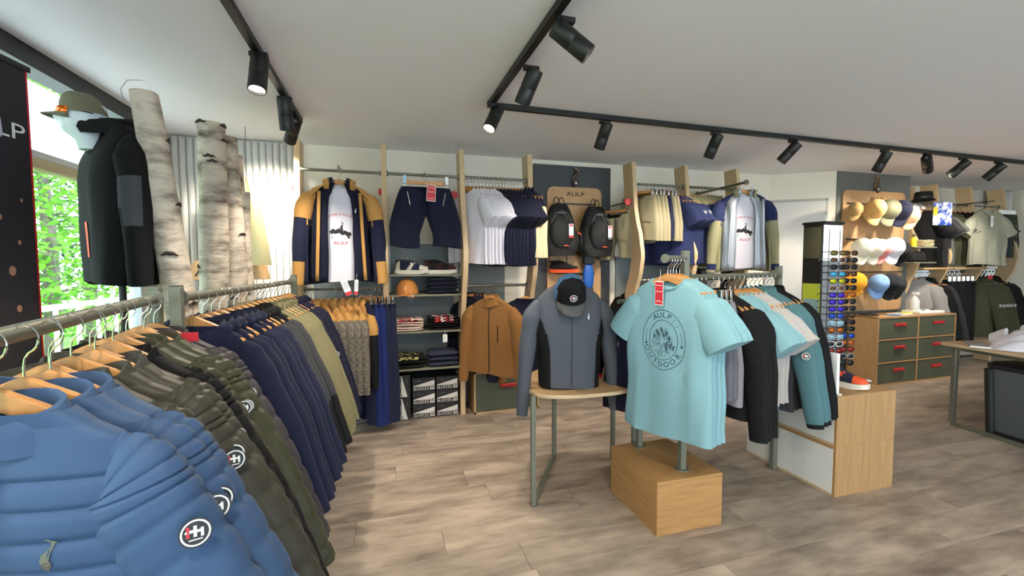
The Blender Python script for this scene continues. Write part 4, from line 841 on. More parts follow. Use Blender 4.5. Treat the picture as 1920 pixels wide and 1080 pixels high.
def folded(name, label, cat, x, y, z, w, d, layers, h, m, rz=0, pr=None, group=None, bulge=.0):
    t = thing(name, label, cat, (x, y, z), rz, group); R = random.Random(int(x * 100 + z * 77))
    for k in range(layers):
        rs = []; ww, dd = w / 2 * R.uniform(.96, 1), d / 2 * R.uniform(.96, 1); ph = R.random() * 6
        for i in range(9):
            v = i / 8; s = math.sin(PI * (.06 + .88 * v)) ** .35; zz = h * (k + v) ; rs.append([(ww * s * math.copysign(abs(math.cos(a)) ** .35, math.cos(a)) * (1 + .012 * math.sin(5 * a + ph)), dd * s * math.copysign(abs(math.sin(a)) ** .35, math.sin(a)), zz + bulge * math.sin(a * 2 + ph) * v + .004 * math.sin(a * 3 + ph)) for a in [2 * PI * j / 36 for j in range(36)]])
        q = MB(); q.loft(rs); q.build('fold', m, t)
    if pr:
        q = MB(); top = h * layers + .003; R2 = random.Random(9)
        for k in range(26): a = R2.uniform(-.5, .5) * w * .7; b = R2.uniform(-.5, .3) * d * .7; s = R2.uniform(.006, .022); q.box((a, b, top), (s * 2.4, s, .0015), R2.choice([0, 1]), rot=Matrix.Rotation(R2.random() * 3, 3, 'Z'))
        for k in range(16): a = R2.uniform(-.5, .5) * w * .6; q.box((a, -d / 2 * .985, R2.uniform(.25, .9) * top), (R2.uniform(.012, .04), .004, R2.uniform(.005, .012)), R2.choice([0, 1]))
        q.build('front_print', pr, t)
    return t
PRK = mat('print_black', (40, 36, 40)); C_pink = cloth('blush_cotton', (222, 198, 184)); M_gold = mat('print_gold', (182, 168, 110), .6)
for k in range(4): folded('folded_trousers', 'dark navy folded trousers, %s of the four stacked beside the tan cap' % ('lowest', 'second', 'third', 'topmost')[k], 'trousers', .485 + .004 * k, 4.06, 1.1575 + .036 * k, .30, .27, 1, .034, C_navyd, group='folded navy trousers on the shelf')
for k in range(5): folded('folded_t_shirt', 'folded blush printed t-shirt, %s of the pile on the third shelf' % ('lowest', 'second', 'third', 'fourth', 'topmost')[k], 't-shirt', .165, 4.06, .830 + .021 * k, .29, .27, 1, .0195, C_pink, pr=[PRK, M_redtag] if k == 4 else None, group='folded blush t-shirts')
for k in range(5): folded('folded_t_shirt', 'folded black printed t-shirt, %s of the pile on the third shelf' % ('lowest', 'second', 'third', 'fourth', 'topmost')[k], 't-shirt', .485, 4.06, .830 + .024 * k, .29, .27, 1, .0225, C_blk, pr=[M_wh, M_redtag] if k >= 3 else None, group='folded black t-shirts')
for k in range(3): folded('folded_sweatshirt', 'folded black sweatshirt with gold print, %s of the pile on the lowest shelf' % ('lowest', 'middle', 'topmost')[k], 'sweatshirt', .165, 4.06, .494 + .037 * k, .30, .27, 1, .035, C_blk, pr=[M_gold, M_gold] if k == 2 else None, group='folded black sweatshirts')
folded('folded_jacket', 'dark blue folded jacket on the lowest shelf beside the gold print', 'jacket', .48, 4.06, .494, .29, .27, 3, .045, cloth('slate_navy', (42, 46, 64)))
card_tag(.49, 3.925, .79, 'dark hang tag under the black printed t-shirts', w=.04, h=.07, red=False)
# shoe boxes
M_box = mat('shoe_box_black', (26, 24, 24), .6); M_lbl = mat('shoe_box_label', (214, 206, 198), .6)
def shoebox(label, loc, rz=0, h=.125, upright=False):
    t = thing('shoe_box', label, 'shoe box', loc, rz, 'black shoe boxes under the shelves'); w, d = .20, .31
    if upright: t.rotation_euler = (0, math.radians(90), rz)
    MB().bx(-w / 2, w / 2, -d / 2, d / 2, 0, h * .97).build('tray', M_box, t, bevel=.001); MB().bx(-w / 2 - .003, w / 2 + .003, -d / 2 - .003, d / 2 + .003, h * .62, h).build('lid', M_box, t, bevel=.001)
    y = -d / 2 - .0036; q = MB(); q.add([(-.095, y, .012), (.096, y, .012), (.096, y, .10), (-.095, y, .052)], [(0, 1, 2, 3)]); q.build('white_wedge', M_lbl, t)
    q = MB(); q.bx(-.09, .055, y - .001, y, .015, .045); q.build('size_panel', M_box, t); q = MB()
    for k in range(6): q.bx(-.08 + k * .022, -.07 + k * .022, y - .0016, y - .001, .02 + .003 * (k % 2), .034)
    for k in range(5): q.bx(-.04 + k * .016, -.03 + k * .016, y - .0016, y - .001, .037, .040)
    q.build('size_marks', M_lbl, t); q = MB()
    for k in range(9): q.bx(.062 + k * .0034, .0636 + k * .0034, y - .001, y, .02, .055)
    q.build('barcode', M_box, t); g = text_mb('outdoor', .014); g.v = [(v[0] - .045, y - .001, v[2] + .098) for v in g.v]; g.build('lid_lettering', M_slate, t); return t
for c, x in ((0, .305), (1, .520)):
    for k in range(3): shoebox('black shoe box in the %s column, %s of three, under the shelves' % (('middle', 'right')[c], ('lowest', 'second', 'topmost')[k]), (x, 4.20, .126 * k))
for k in range(2): shoebox('black shoe box stood on end beside the navy trousers, %s of the two' % ('lower', 'upper')[k], (.055, 4.19, .104 + .207 * k), upright=True)
for k, x in enumerate((-.42, -.20)): shoebox('black shoe box on the floor under the %s' % ('knit jackets', 'navy trousers')[k], (x, 4.20, 0))

# ------------------------------------------------------------------ bay 3: tees, fleeces
tee('whitet', C_white, L=.70, seed=41, hw=.25); tee('navyt', C_navyd, L=.72, seed=42, hw=.25)
J('vest', name='fleece_vest', cat='vest', mats=[C_cream, C_navyd], L=.66, hw=.25, cw=.25, sw=.20, dep=.06, neck=.085, sleeve=None, collar='stand', hood_m=1, fold=.008, zone=lambda x, y, z: 1 if z > -.17 else 0, seed=43)
RB = math.radians(-58)
row((.70, 4.0, 0), (1.30, 4.0, 0), 2.215, [('whitet', 7, 'white t-shirt'), ('navyt', 9, 'navy t-shirt'), ('vest', 3, 'cream fleece vest with navy shoulders')], RB, 'from the shelves on the upper rail', 'tops on the upper rail by the backpacks')
J('tanfl', name='fleece_jacket', cat='jacket', mats=[C_tanf, C_tanf], L=.70, hw=.245, cw=.235, sw=.20, dep=.055, neck=.075, spread=.05, sl=.62, collar='stand', zipper=True, seed=44, stripe=(((.09, .09), -.26, -.40, .010, M_blackp),))
J('navyd', name='sweatshirt', cat='sweatshirt', mats=[C_navyd], L=.66, hw=.24, cw=.24, sw=.20, dep=.05, neck=.08, spread=.05, sl=.60, collar='crew', seed=45)
def diamond():
    root = TJ['navyd']; b = next(k for k in bpy.data.objects if k.parent == root and k.name.startswith('body')); mb = MB(); cz = -.30
    D = [(0, .12), (.052, 0), (0, -.12), (-.052, 0)]
    for s in (1, .8): mb.merge(line_mb([(x * s, cz + z * s) for x, z in D], .004, closed=True))
    R = random.Random(5)
    for k in range(60):
        x = R.uniform(-.04, .04); z = R.uniform(-.09, .09)
        if abs(x) / .045 + abs(z) / .1 < 1: mb.merge(line_mb([(x, cz + z), (x + R.uniform(-.012, .012), cz + z + R.uniform(-.02, .02))], .0035))
    stick(mb, b, .002); mb.build('diamond_print', M_gold, root)
diamond()
hang(TJ['tanfl'], (.885, 3.76, 1.222), math.radians(-42), 'tan zipped fleece jacket above the green drawer box', 'front garments over the drawer box')
hang(TJ['navyd'], (1.15, 3.60, 1.222), math.radians(-30), 'navy sweatshirt with a gold diamond print above the drawer box', 'front garments over the drawer box')
J('navyf', name='fleece_jacket', cat='jacket', mats=[C_navyd, C_tanf], L=.68, hw=.24, cw=.235, sw=.2, dep=.045, neck=.08, spread=.05, sl=.60, collar='stand', seed=46)
row((.73, 4.06, 0), (.86, 4.06, 0), 1.222, [('navyf', 3, 'navy fleece jacket'), ('tanfl', 1, 'tan fleece jacket behind the front one')], RB, 'hung behind the front tan fleece', 'jackets hung behind the tan fleece')

# ------------------------------------------------------------------ logo panels and backpacks
def logo_board(x0, x1, y, z0, z1, label, gz, gx, bars):
    t = thing('display_board', label, 'display board', ((x0 + x1) / 2, y, 0)); c = (x0 + x1) / 2
    MB().prism(rrect(x0 - c, x1 - c, z0, z1, .07, 8), -.02, 0).build('board', M_board, t, bevel=.002)
    g = goat(.105); k = MB(); k.prism([(p[0], p[2]) for p in goat(.118).v[:21]], -.034, -.021); k.v = [(v[0] + gx - c, v[1], v[2] + gz) for v in k.v]; k.build('emblem_backing', M_board, t)
    k = MB(); k.prism([(p[0], p[2]) for p in g.v[:21]], -.037, -.0345); k.v = [(v[0] + gx - c, v[1], v[2] + gz + .004) for v in k.v]; k.build('chamois_emblem', mat('emblem_dark', (58, 44, 34), .6), t)
    k = MB(); k.prism([(-.035, .02), (.035, .02), (.037, -.02), (0, -.055), (-.037, -.02)], -.040, -.0345); k.v = [(v[0] + gx - c, v[1], v[2] + gz - .01) for v in k.v]; k.build('shield', mat('emblem_maroon', (64, 26, 28), .6), t)
    k = MB(); k.bx(-.005, .005, -.0415, -.040, -.028, .006); k.bx(-.016, .016, -.0415, -.040, -.016, -.006); k.v = [(v[0] + gx - c, v[1], v[2] + gz - .006) for v in k.v]; k.build('white_cross', M_wh, t)
    tx = text_mb('AULP', .062, depth=.001); tx.v = [(v[0] * 1.45 + gx - c, -.0215, v[2] + gz - .135) for v in tx.v]; tx.build('lettering', mat('emblem_dark', (58, 44, 34)), t)
    for z, a, b in bars: MB().bx(a - c, b - c, -.05, -.021, z - .006, z + .006).build('hook_bar', M_black, t, bevel=.001)
logo_board(1.63, 2.26, 4.368, .62, 2.24, 'rounded wooden board on the dark panel behind the backpacks', 2.30, 1.95, ((2.06, 1.72, 2.17), (1.56, 1.72, 2.17), (1.32, 1.72, 2.17)))
logo_board(5.26, 6.30, 3.993, .83, 2.30, 'rounded wooden board on the grey panel behind the caps', 2.34, 5.80, ((2.14, 5.32, 6.26), (1.71, 5.32, 6.26), (1.31, 5.32, 6.26)))
def backpack(x, y, z, rz, label, pocket=True):
    t = thing('backpack', label, 'backpack', (x, y, z), rz); m = cloth('pack_black', (24, 24, 25), rough=.6, bump=.3); w, d, h = .185, .105, .52
    rs = []
    for i in range(24):
        v = i / 23; zz = -h * v; k = math.sin(PI * min(1, .10 + v * .9) * .56) ** .5 if v < .85 else .99 - (v - .85) * .9
        rs.append([(w * k * math.copysign(abs(math.cos(a)) ** .6, math.cos(a)), d * (.75 + .4 * v) * k * math.copysign(abs(math.sin(a)) ** .6, math.sin(a)) + .004 * math.sin(zz * 40 + a * 3), zz) for a in [2 * PI * j / 30 for j in range(30)]])
    MB().loft(rs).build('main_compartment', m, t)
    rs = []
    for i in range(16):
        v = i / 15; k = max(.1, math.sin(PI * (.1 + .85 * v))) ** .35; rs.append([(w * .66 * k * math.copysign(abs(math.cos(a)) ** .6, math.cos(a)), -d * .95 + (.045 * k) * math.copysign(abs(math.sin(a)) ** .6, math.sin(a)), -.16 - .28 * v) for a in [2 * PI * j / 22 for j in range(22)]])
    MB().loft(rs).build('front_pocket', m, t)
    for s in (-1, 1):
        rs = []
        for i in range(10):
            v = i / 9; k = max(.1, math.sin(PI * (.08 + .86 * v))) ** .4; rs.append([(s * w * .95 + .03 * k * math.cos(a), .05 * k * math.sin(a), -.27 - .2 * v) for a in [2 * PI * j / 14 for j in range(14)]])
        MB().loft(rs).build('side_pocket', m, t); MB().box((s * w * 1.05, -.035, -.29), (.012, .012, .02)).build('orange_puller', M_orange, t)
        MB().tube([(s * .05, .07, -.03), (s * .075, .10, -.2), (s * .09, .10, -.4), (s * .10, .06, -.52)], .012, 8, flat=.4).build('shoulder_strap', M_blackp, t)
        MB().tube([(s * .09, .06, -.46), (s * .095, .05, -.56), (s * .10, .04, -.64)], .006, 6, flat=.4).build('hanging_strap', M_blackp, t)
    for k, (s, yy) in enumerate(((-.035, -.02), (.03, .02))): MB().tube([(s + .03 * math.cos(a), yy, .0 + .075 * math.sin(a)) for a in [PI * j / 10 for j in range(11)]], .005, 7).build('grab_loop', M_blackp, t)
    MB().tube([(-.105, -.10, -.20), (-.06, -.115, -.10), (0, -.12, -.075), (.06, -.115, -.10), (.105, -.10, -.20)], .0028, 6).build('zipper', M_slate, t)
    MB().tube([(.02, -.095, -.09), (.055, -.12, -.16), (.075, -.14, -.24)], .003, 6).build('orange_cord', M_slate, t)
    MB().box((.0, -.098, -.095), (.07, .004, .01)).build('chest_label', M_slate, t)
    q = MB(); q.box((.085, -.155, -.27), (.045, .002, .12)); q.build('paper_tag', M_wh, t); MB().box((.085, -.157, -.335), (.046, .002, .022)).build('tag_strip', M_redtag if pocket else M_slate, t); MB().box((.085, -.157, -.225), (.03, .002, .02)).build('tag_strip', M_redtag, t)
    MB().box((.04, -.13, -.425), (.05, .01, .008)).build('orange_loop', M_orange, t)
backpack(1.705, 4.20, 2.03, math.radians(-8), 'black backpack with orange pulls, left one on the wooden board'); backpack(2.11, 4.20, 2.02, math.radians(4), 'black backpack beside the first, nearest the khaki shorts', False)
shoe('black hiking shoe with orange heel below the left backpack', (1.78, 4.24, 1.33), math.radians(-25), S_bk, S_org, S_bk, S_bk)
def pouch():
    t = thing('blue_pouch', 'bright blue hydration pouch hanging below the right backpack', 'pouch', (2.06, 4.25, 1.50), 0); m = mat('pouch_blue', (20, 88, 176), .45, bump=.2); rs = []
    for i in range(16): v = i / 15; k = max(.12, math.sin(PI * (.06 + .88 * v))) ** .35; rs.append([(.062 * k * math.copysign(abs(math.cos(a)) ** .6, math.cos(a)), .035 * k * math.sin(a), -.08 - .28 * v) for a in [2 * PI * j / 20 for j in range(20)]])
    MB().loft(rs).build('pouch_body', m, t); MB().bx(-.062, .062, -.03, .03, -.085, .02).build('top_flap', M_blackp, t, bevel=.012); MB().bx(-.045, .045, -.034, .03, -.375, -.33).build('base_panel', M_blackp, t, bevel=.01); MB().tube([(-.04, 0, .02), (0, 0, .07), (.04, 0, .02)], .004, 6).build('loop', M_blackp, t)
pouch()

# ------------------------------------------------------------------ bays 5 and 6
TJ['khakis'] = trousers('khaki_shorts', [C_stone, C_stone], L=.46, w=.185, flare=.235, dep=.04, cat='shorts', seed=12); 
TJ['navysh'] = trousers('navy_shorts', [C_navy, C_navy], L=.44, w=.185, flare=.23, dep=.04, cat='shorts', seed=13)
for i, (x, k) in enumerate(((2.50, 'khakis'), (2.545, 'khakis'), (2.59, 'khakis'), (2.635, 'khakis'), (2.68, 'navysh'), (2.725, 'khakis'), (2.77, 'khakis'))):
    clip(TJ[k], (x, 4.0, 2.235), math.radians(-62 + random.uniform(-3, 3)), '%s pair of shorts on the rail, %s, counted from the curved upright' % (ORD[i], 'navy' if k == 'navysh' else 'khaki'), 'shorts on the khaki rail')
clip(TJ['khakis'], (2.33, 4.17, 2.06), math.radians(-62), 'khaki shorts on the wall peg beside the dark backpack panel', 'khaki shorts on the wall peg'); clip(TJ['khakis'], (2.37, 4.17, 2.06), math.radians(-66), 'khaki shorts rearmost on the wall peg beside the backpack panel', 'khaki shorts on the wall peg')
tee('bnavyt', C_navyb, L=.74, hw=.24, cw=.235, seed=51)
J('snj', name='two_tone_t_shirt', cat='t-shirt', mats=[C_navyb, C_sand], L=.74, hw=.24, cw=.235, sw=.20, dep=.04, neck=.09, sleeve='short', sl=.18, spread=.05, collar='crew', hood_m=1, zone=lambda x, y, z: 1 if z > -.17 else 0, seed=52, badged=1)
J('sandj', name='two_tone_jacket', cat='jacket', mats=[C_sand, C_navyb, C_sand, C_sand], L=.76, hw=.25, cw=.24, sw=.2, dep=.045, neck=.085, spread=.06, sl=.60, collar='hood', seed=53)
row((2.80, 4.0, 0), (3.04, 4.0, 0), 2.235, [('bnavyt', 4, 'navy t-shirt'), ('snj', 2, 'navy t-shirt with sand shoulders')], math.radians(-58), 'from the khaki shorts on the rail', 'navy tops beside the khaki shorts')
row((3.10, 4.0, 0), (3.42, 4.0, 0), 2.235, [('snj', 3, 'navy t-shirt with sand collar'), ('sandj', 4, 'sand khaki jacket')], math.radians(-58), 'behind the open khaki jacket', 'tops behind the open khaki jacket')
open_set(3.50, 3.66, 2.16, math.radians(-18), ([C_sand, C_navyb, C_sand, C_sand], lambda x, y, z: 1 if z > -.38 and x < 0 else (1 if z > -.3 else 0), lambda x, y, z: 1 if z > -.30 or z < -.70 else 0, C_silver), C_silver, .78,
         ('khaki and navy hooded jacket hung open near the white door', 'silver lined inner jacket inside the open khaki jacket', 'white printed t-shirt inside the open khaki jacket'), 0)
rail((2.453, 4.0, 1.25), (3.037, 4.0, 1.25), 'low rail in the bay behind the middle rack'); rail((3.083, 4.0, 1.25), (3.697, 4.0, 1.25), 'low rail under the open khaki jacket')
row((2.47, 4.0, 0), (3.02, 4.0, 0), 1.25, [('blackj', 6, 'black jacket'), ('navyf', 4, 'navy jacket')], math.radians(-58), 'on the low rail behind the middle rack', 'jackets on the low rail behind the middle rack')
t = thing('shoe_shelf', 'black shelf unit under the open khaki jacket', 'shelf', (3.45, 4.15, 0)); MB().bx(-.22, .42, -.2, .2, 1.345, 1.365).build('shelf_board', M_black, t, bevel=.003)
for s in (-.2, .4): MB().bx(s - .01, s + .01, -.19, .19, 0, 1.345).build('side', M_black, t)
t = thing('white_carton', 'white carton on the black shelf below the open khaki jacket', 'carton', (3.74, 4.08, 1.366)); MB().bx(-.10, .10, -.09, .09, 0, .075).build('base', M_wh, t, bevel=.002); MB().bx(-.105, .105, -.095, .095, .055, .08).build('lid', M_wh, t, bevel=.002)

# ------------------------------------------------------------------ white sided box with the sports shoe
def gondola():
    for k, (z0, z1, l) in enumerate(((0, .31, 'lower wooden box with white side, near the middle rack'), (.3105, .622, 'upper wooden box with white side carrying the orange sports shoe'))):
        t = thing('display_box', l, 'display box', (2.82, 2.27, z0)); h = z1 - z0; w, d = .243, .335
        if k: d = .335
        MB().bx(-w + .003, w, -d, -d + .018, 0, h).build('front_panel', M_blockv, t, bevel=.0015); MB().bx(-w, w, -d + .018, d, h - .018, h).build('top_panel', M_block, t, bevel=.0015); MB().bx(-w, w, -d + .018, d, 0, .018).build('base_panel', M_edge, t, bevel=.0015)
        MB().bx(-w, -w + .012, -d + .018, d, .0185, h - .0185).build('white_side_panel', M_whl, t); MB().bx(w - .018, w, -d + .018, d, .0185, h - .0185).build('side_panel', M_blockv, t); MB().bx(-w + .012, w - .018, d - .018, d, .0185, h - .0185).build('back_panel', M_blockv, t)
    t = thing('white_board', 'white board standing on the edge of the upper wooden box', 'board', (2.60, 2.10, .622)); MB().bx(-.016, .006, -.15, .2, 0, .255).build('board', M_wh, t, bevel=.002)
    MB().bx(-.02, .03, -.15, .2, 0, .008).build('foot', M_wh, t)
gondola()
shoe('navy sports shoe with orange strap and white sole on the wooden box', (2.83, 2.11, .623), math.radians(-75), S_nv, S_sole, S_org, S_org)
t = thing('shoe_horn', 'grey shoe horn lying beside the orange sports shoe', 'shoe horn', (2.99, 2.16, .63), math.radians(-35)); MB().tube([(-.11, 0, .012), (0, 0, .014), (.11, 0, .0)], [.014, .010, .016], 10, flat=.3).build('blade', M_steel, t); MB().cyl((-.115, 0, .012), (-.14, 0, .012), .012, 10).build('grip', M_blackp, t)

# ------------------------------------------------------------------ sunglasses tower
def sun_tower():
    t = thing('sunglasses_tower', 'tall black and white tower of sunglasses before the cap wall', 'display stand', (3.56, 2.83, 0), math.radians(6)); w = .125
    M_pl = mat('lightbox_white', (240, 242, 246), .35, emit=1.2); M_acr = mat('acrylic_grey', (176, 180, 190), .2)
    MB().bx(-.19, .19, -.16, .16, 0, .05).build('base', M_black, t, bevel=.005); MB().bx(-w, w, -.06, .10, .05, 1.745).build('carcass', M_black, t, bevel=.003); MB().bx(-w - .005, w + .005, -.075, .11, 1.745, 1.765).build('top_cap', M_black, t, bevel=.003)
    MB().bx(-w + .012, w - .004, -.064, -.06, 1.44, 1.735).build('light_panel', M_pl, t); MB().bx(-w + .012, w - .004, -.064, -.06, .30, 1.435).build('acrylic_panel', M_acr, t)
    for x in (-.05, .085): MB().bx(x - .004, x + .004, -.068, -.064, .30, 1.70).build('rack_strip', M_steel, t)
    s = MB().bx(-w - .004, -w, -.055, .09, .9, 1.25).build('side_leaflet_holder', mat('leaflet_yellow', (196, 206, 60), .6), t); MB().bx(-w - .006, -w - .004, -.05, .08, 1.0, 1.12).build('leaflet_picture', mat('leaflet_blue', (150, 180, 190), .5), t)
    MB().bx(-w - .003, -w, -.055, .09, 1.46, 1.72).build('side_mirror', mat('mirror', (120, 124, 110), .15, metal=.8), t)
    g = text_mb('SOLAR', .03); g.v = [(v[0] + .02, -.0645, v[2] + 1.62) for v in g.v]; g.build('lettering', M_slate, t)
sun_tower()
LC = {'brown': (96, 60, 40), 'smoke': (36, 36, 40), 'violet': (70, 40, 200), 'blue': (30, 80, 190), 'yellow': (190, 190, 30), 'amber': (190, 100, 30), 'ice': (150, 190, 210), 'cyan': (70, 170, 220), 'red': (150, 40, 30), 'olive': (110, 100, 50)}
def sunglasses(lens, frame):
    key = 'sg' + lens + frame
    if key in TJ: return TJ[key]
    t = thing('sunglasses', 'x', 'sunglasses'); ml = mat('lens_' + lens, LC[lens], .2, metal=.2); mf = {'black': M_blackp, 'white': M_wh, 'brown': mat('frame_brown', (70, 44, 30), .4), 'clear': mat('frame_clear', (170, 175, 180), .2)}[frame]
    for s in (-1, 1):
        P = [(s * .033 + .027 * math.copysign(abs(math.cos(a)) ** .7, math.cos(a)), -.003 + .006 * abs(s * .033 + .027 * math.cos(a)) / .06, .019 * math.copysign(abs(math.sin(a)) ** .8, math.sin(a))) for a in [2 * PI * j / 16 for j in range(16)]]
        q = MB(); q.add([p for p in P], [tuple(range(16))]); q.build('lens', ml, t, solid=.002); q = MB(); q.tube(P + P[:2], .0026, 6, cap=False); q.build('rim', mf, t)
        q = MB(); q.tube([(s * .061, .004, .01), (s * .068, .03, .011), (s * .068, .11, .008), (s * .066, .135, -.008)], .003, 6); q.build('temple', mf, t)
    q = MB(); q.tube([(-.008, -.002, .006), (0, -.004, .009), (.008, -.002, .006)], .0026, 6); q.build('bridge', mf, t); TJ[key] = t; return t
colA = [('olive', 'brown'), ('brown', 'clear'), ('smoke', 'black'), ('cyan', 'black'), ('yellow', 'black'), ('brown', 'clear'), ('violet', 'black'), ('violet', 'black'), ('violet', 'black'), ('blue', 'black'), ('ice', 'clear'), ('amber', 'black'), ('ice', 'clear'), ('smoke', 'white'), ('red', 'black'), ('smoke', 'black'), ('smoke', 'black')]
colB = [('brown', 'brown'), ('smoke', 'black'), ('smoke', 'black'), ('brown', 'black'), ('smoke', 'black'), ('smoke', 'black'), ('amber', 'brown'), ('smoke', 'black'), ('smoke', 'black'), ('brown', 'black'), ('smoke', 'black'), ('smoke', 'black'), ('blue', 'black'), ('amber', 'brown'), ('red', 'black'), ('smoke', 'clear'), ('smoke', 'black')]
M4 = Matrix.Translation((3.50, 2.80, 0)) @ Matrix.Rotation(math.radians(6), 4, 'Z')
for cn, cx, cl, nm in ((0, -.03, colA, 'left'), (1, .12, colB, 'right')):
    for i, (l, f) in enumerate(cl):
        p = M4 @ Vector((cx - .075, -.19, 1.50 - i * .0555))
        dup(sunglasses(l, f), p, (0, 0, math.radians(-18 if not cn else -14)), '%s lens sunglasses in %s frame, %s from the top of the %s column' % (l, f, ORD[i], nm), 'sunglasses', 'sunglasses on the tower')

# ------------------------------------------------------------------ caps on the far board
def ccap(name, rgb): return cloth('cap_' + name, rgb)
CAPS = [((5.19, 3.78, 2.03), (186, 150, 96), -55, 'small tan cap at the left end of the top cap row', .85), ((5.42, 3.74, 2.03), (206, 166, 104), -25, 'sand yellow cap with brim down in the top row', 1.2), ((5.64, 3.74, 2.03), (104, 104, 82), -25, 'olive green cap between the sand cap and the navy one', 1.25),
        ((5.86, 3.75, 2.03), (28, 32, 54), -40, 'dark navy cap in the top row', 1.25), ((6.05, 3.76, 1.98), (226, 188, 146), -50, 'pale apricot cap beside the dark navy cap', 1.1),
        ((5.26, 3.75, 1.58), (232, 224, 204), -30, 'cream cap furthest to the sunglasses in the middle row', 1.2), ((5.42, 3.74, 1.58), (228, 220, 198), -25, 'second cream cap in the middle row', 1.2), ((5.56, 3.75, 1.58), (224, 140, 134), -40, 'salmon pink cap between cream and white', 1.15), ((5.74, 3.74, 1.59), (226, 222, 232), -30, 'white cap with lilac tint in the middle row', 1.25),
        ((5.92, 3.77, 1.55), (22, 22, 24), -35, 'black cap right of the white one in the middle row', 1.15), ((5.28, 3.80, 1.19), (236, 160, 40), -75, 'bright orange cap in the bottom row', 1.2), ((5.55, 3.75, 1.17), (126, 160, 206), -35, 'light blue cap in the bottom row', 1.15), ((5.72, 3.75, 1.17), (26, 28, 32), -30, 'black cap in the bottom row beside the light blue one', 1.25), ((5.90, 3.78, 1.15), (36, 38, 40), -45, 'charcoal cap last in the bottom row', 1.1)]
for i, (p, rgb, rz, l, sc) in enumerate(CAPS):
    m = ccap(str(i), rgb); cap('baseball_cap', l, [m] * 3, p, (math.radians(62), math.radians(14), math.radians(rz)), sc=sc)
# printed packs and small shelves beside the caps
t = thing('glove_pack', 'blue and white patterned packs hanging right of the top caps', 'pack', (6.50, 3.72, 2.02), math.radians(-20)); M_pat = mat('pack_pattern', (30, 70, 170), .3, rgb2=(220, 226, 240), nscale=9, contrast=(.47, .54))
for k in range(4): MB().box((.035 * k, .02 * k, 0), (.16, .012, .28)).build('pack', M_pat, t, bevel=.004)
MB().box((-.06, -.009, .03), (.05, .002, .10)).build('yellow_label', mat('label_yellow', (224, 206, 40), .6), t)
t = thing('black_bucket_hat', 'black bucket hat on top of the bay divider beside the caps', 'hat', (6.50, 3.90, 2.20)); MB().lathe([(.115, 0), (.117, .004), (.09, .03), (.086, .10), (.08, .11), (.001, .112)], 24).build('crown', C_blk, t)
MB().lathe([(.091, .028), (.093, .045), (.09, .046)], 24).build('band', M_blackp, t)
for z, l in ((1.62, 'upper small shelf of cleaning sprays beside the caps'), (1.43, 'lower small shelf beside the caps')):
    tag(MB().bx(6.22, 6.62, 3.80, 3.99, z - .015, z).build('shelf_board', M_shelf, bevel=.002), l, 'shelf', 'small shelves beside the caps')
for k in range(5):
    t = folded('accessory_pack', 'pale folded scarf, %s on the small upper shelf by the caps' % ORD[k], 'scarf', 6.50, 3.88, 1.622 + .017 * k, .22, .15, 1, .016, C_cream, group='scarves on the small shelf')
t = thing('spray_bottle', 'yellow bottle on the small upper shelf by the caps', 'bottle', (6.30, 3.86, 1.622)); MB().lathe([(.028, 0), (.03, .004), (.03, .09), (.012, .11), (.012, .125)], 16).build('flask', mat('label_yellow', (224, 206, 40)), t); MB().lathe([(.014, .125), (.014, .15), (.001, .152)], 12).build('lid', M_blackp, t)
t = thing('black_pouches', 'dark pouches bunched on the lower small shelf by the caps', 'pouch', (6.35, 3.87, 1.432)); 
for k in range(3): MB().lathe([(.04, 0), (.055, .02), (.05, .09), (.03, .13), (.001, .135)], 14, c=(-.07 + .08 * k, 0, 0)).build('pouch', C_blk, t)
# things on the dresser
def flat_thing(name, label, cat, x, y, z, w, d, m, rz, h=.004, m2=None):
    t = thing(name, label, cat, (x, y, z), rz); MB().box((0, 0, h / 2), (w, d, h)).build('sheet', m, t)
    if m2: MB().box((0, .0, h + .0005), (w * .7, d * .5, .001)).build('picture', m2, t)
flat_thing('leaflet', 'blue and white leaflet lying on the dresser', 'leaflet', 5.95, 3.76, .801, .30, .15, M_wh, .2, m2=mat('leaflet_blue', (150, 180, 190)))
flat_thing('leaflet', 'yellow leaflet lying on the dresser beside the white tray', 'leaflet', 6.14, 3.80, .806, .14, .10, mat('label_yellow', (224, 206, 40)), .5)
flat_thing('leaflet', 'blue leaflet lying nearest the front of the dresser', 'leaflet', 5.80, 3.72, .801, .22, .10, mat('leaflet_deep_blue', (60, 110, 180), .5), .1)
t = thing('tray', 'white tray with small packets on the right of the dresser', 'tray', (6.42, 3.80, .802)); MB().bx(-.22, .22, -.10, .10, 0, .03).build('base', M_wh, t, bevel=.004)
for k in range(5): MB().box((-.16 + .08 * k, .0, .037), (.06, .12, .012), rot=Matrix.Rotation(.3 * k, 3, 'Z')).build('packet', [M_wh, M_slate, M_wh, M_blackp, M_shelf][k], t)
t = thing('sunglasses_case', 'flat black case lying on the left of the dresser', 'case', (5.50, 3.80, .802), .2); MB().lathe([(.001, 0), (.09, 0), (.10, .008), (.07, .018), (.001, .02)], 24).build('shell', M_blackp, t); MB().box((0, -.09, .01), (.03, .02, .006)).build('clasp', M_steel, t)
t = thing('trigger_bottle', 'clear plastic bottle standing on the dresser before the grey jackets', 'bottle', (6.26, 3.80, .832)); MB().lathe([(.05, 0), (.052, .01), (.05, .12), (.03, .16), (.014, .19)], 18).build('flask', mat('cloudy_plastic', (206, 206, 204), .25), t); MB().box((0, -.01, .21), (.03, .07, .03)).build('trigger', M_wh, t, bevel=.006)

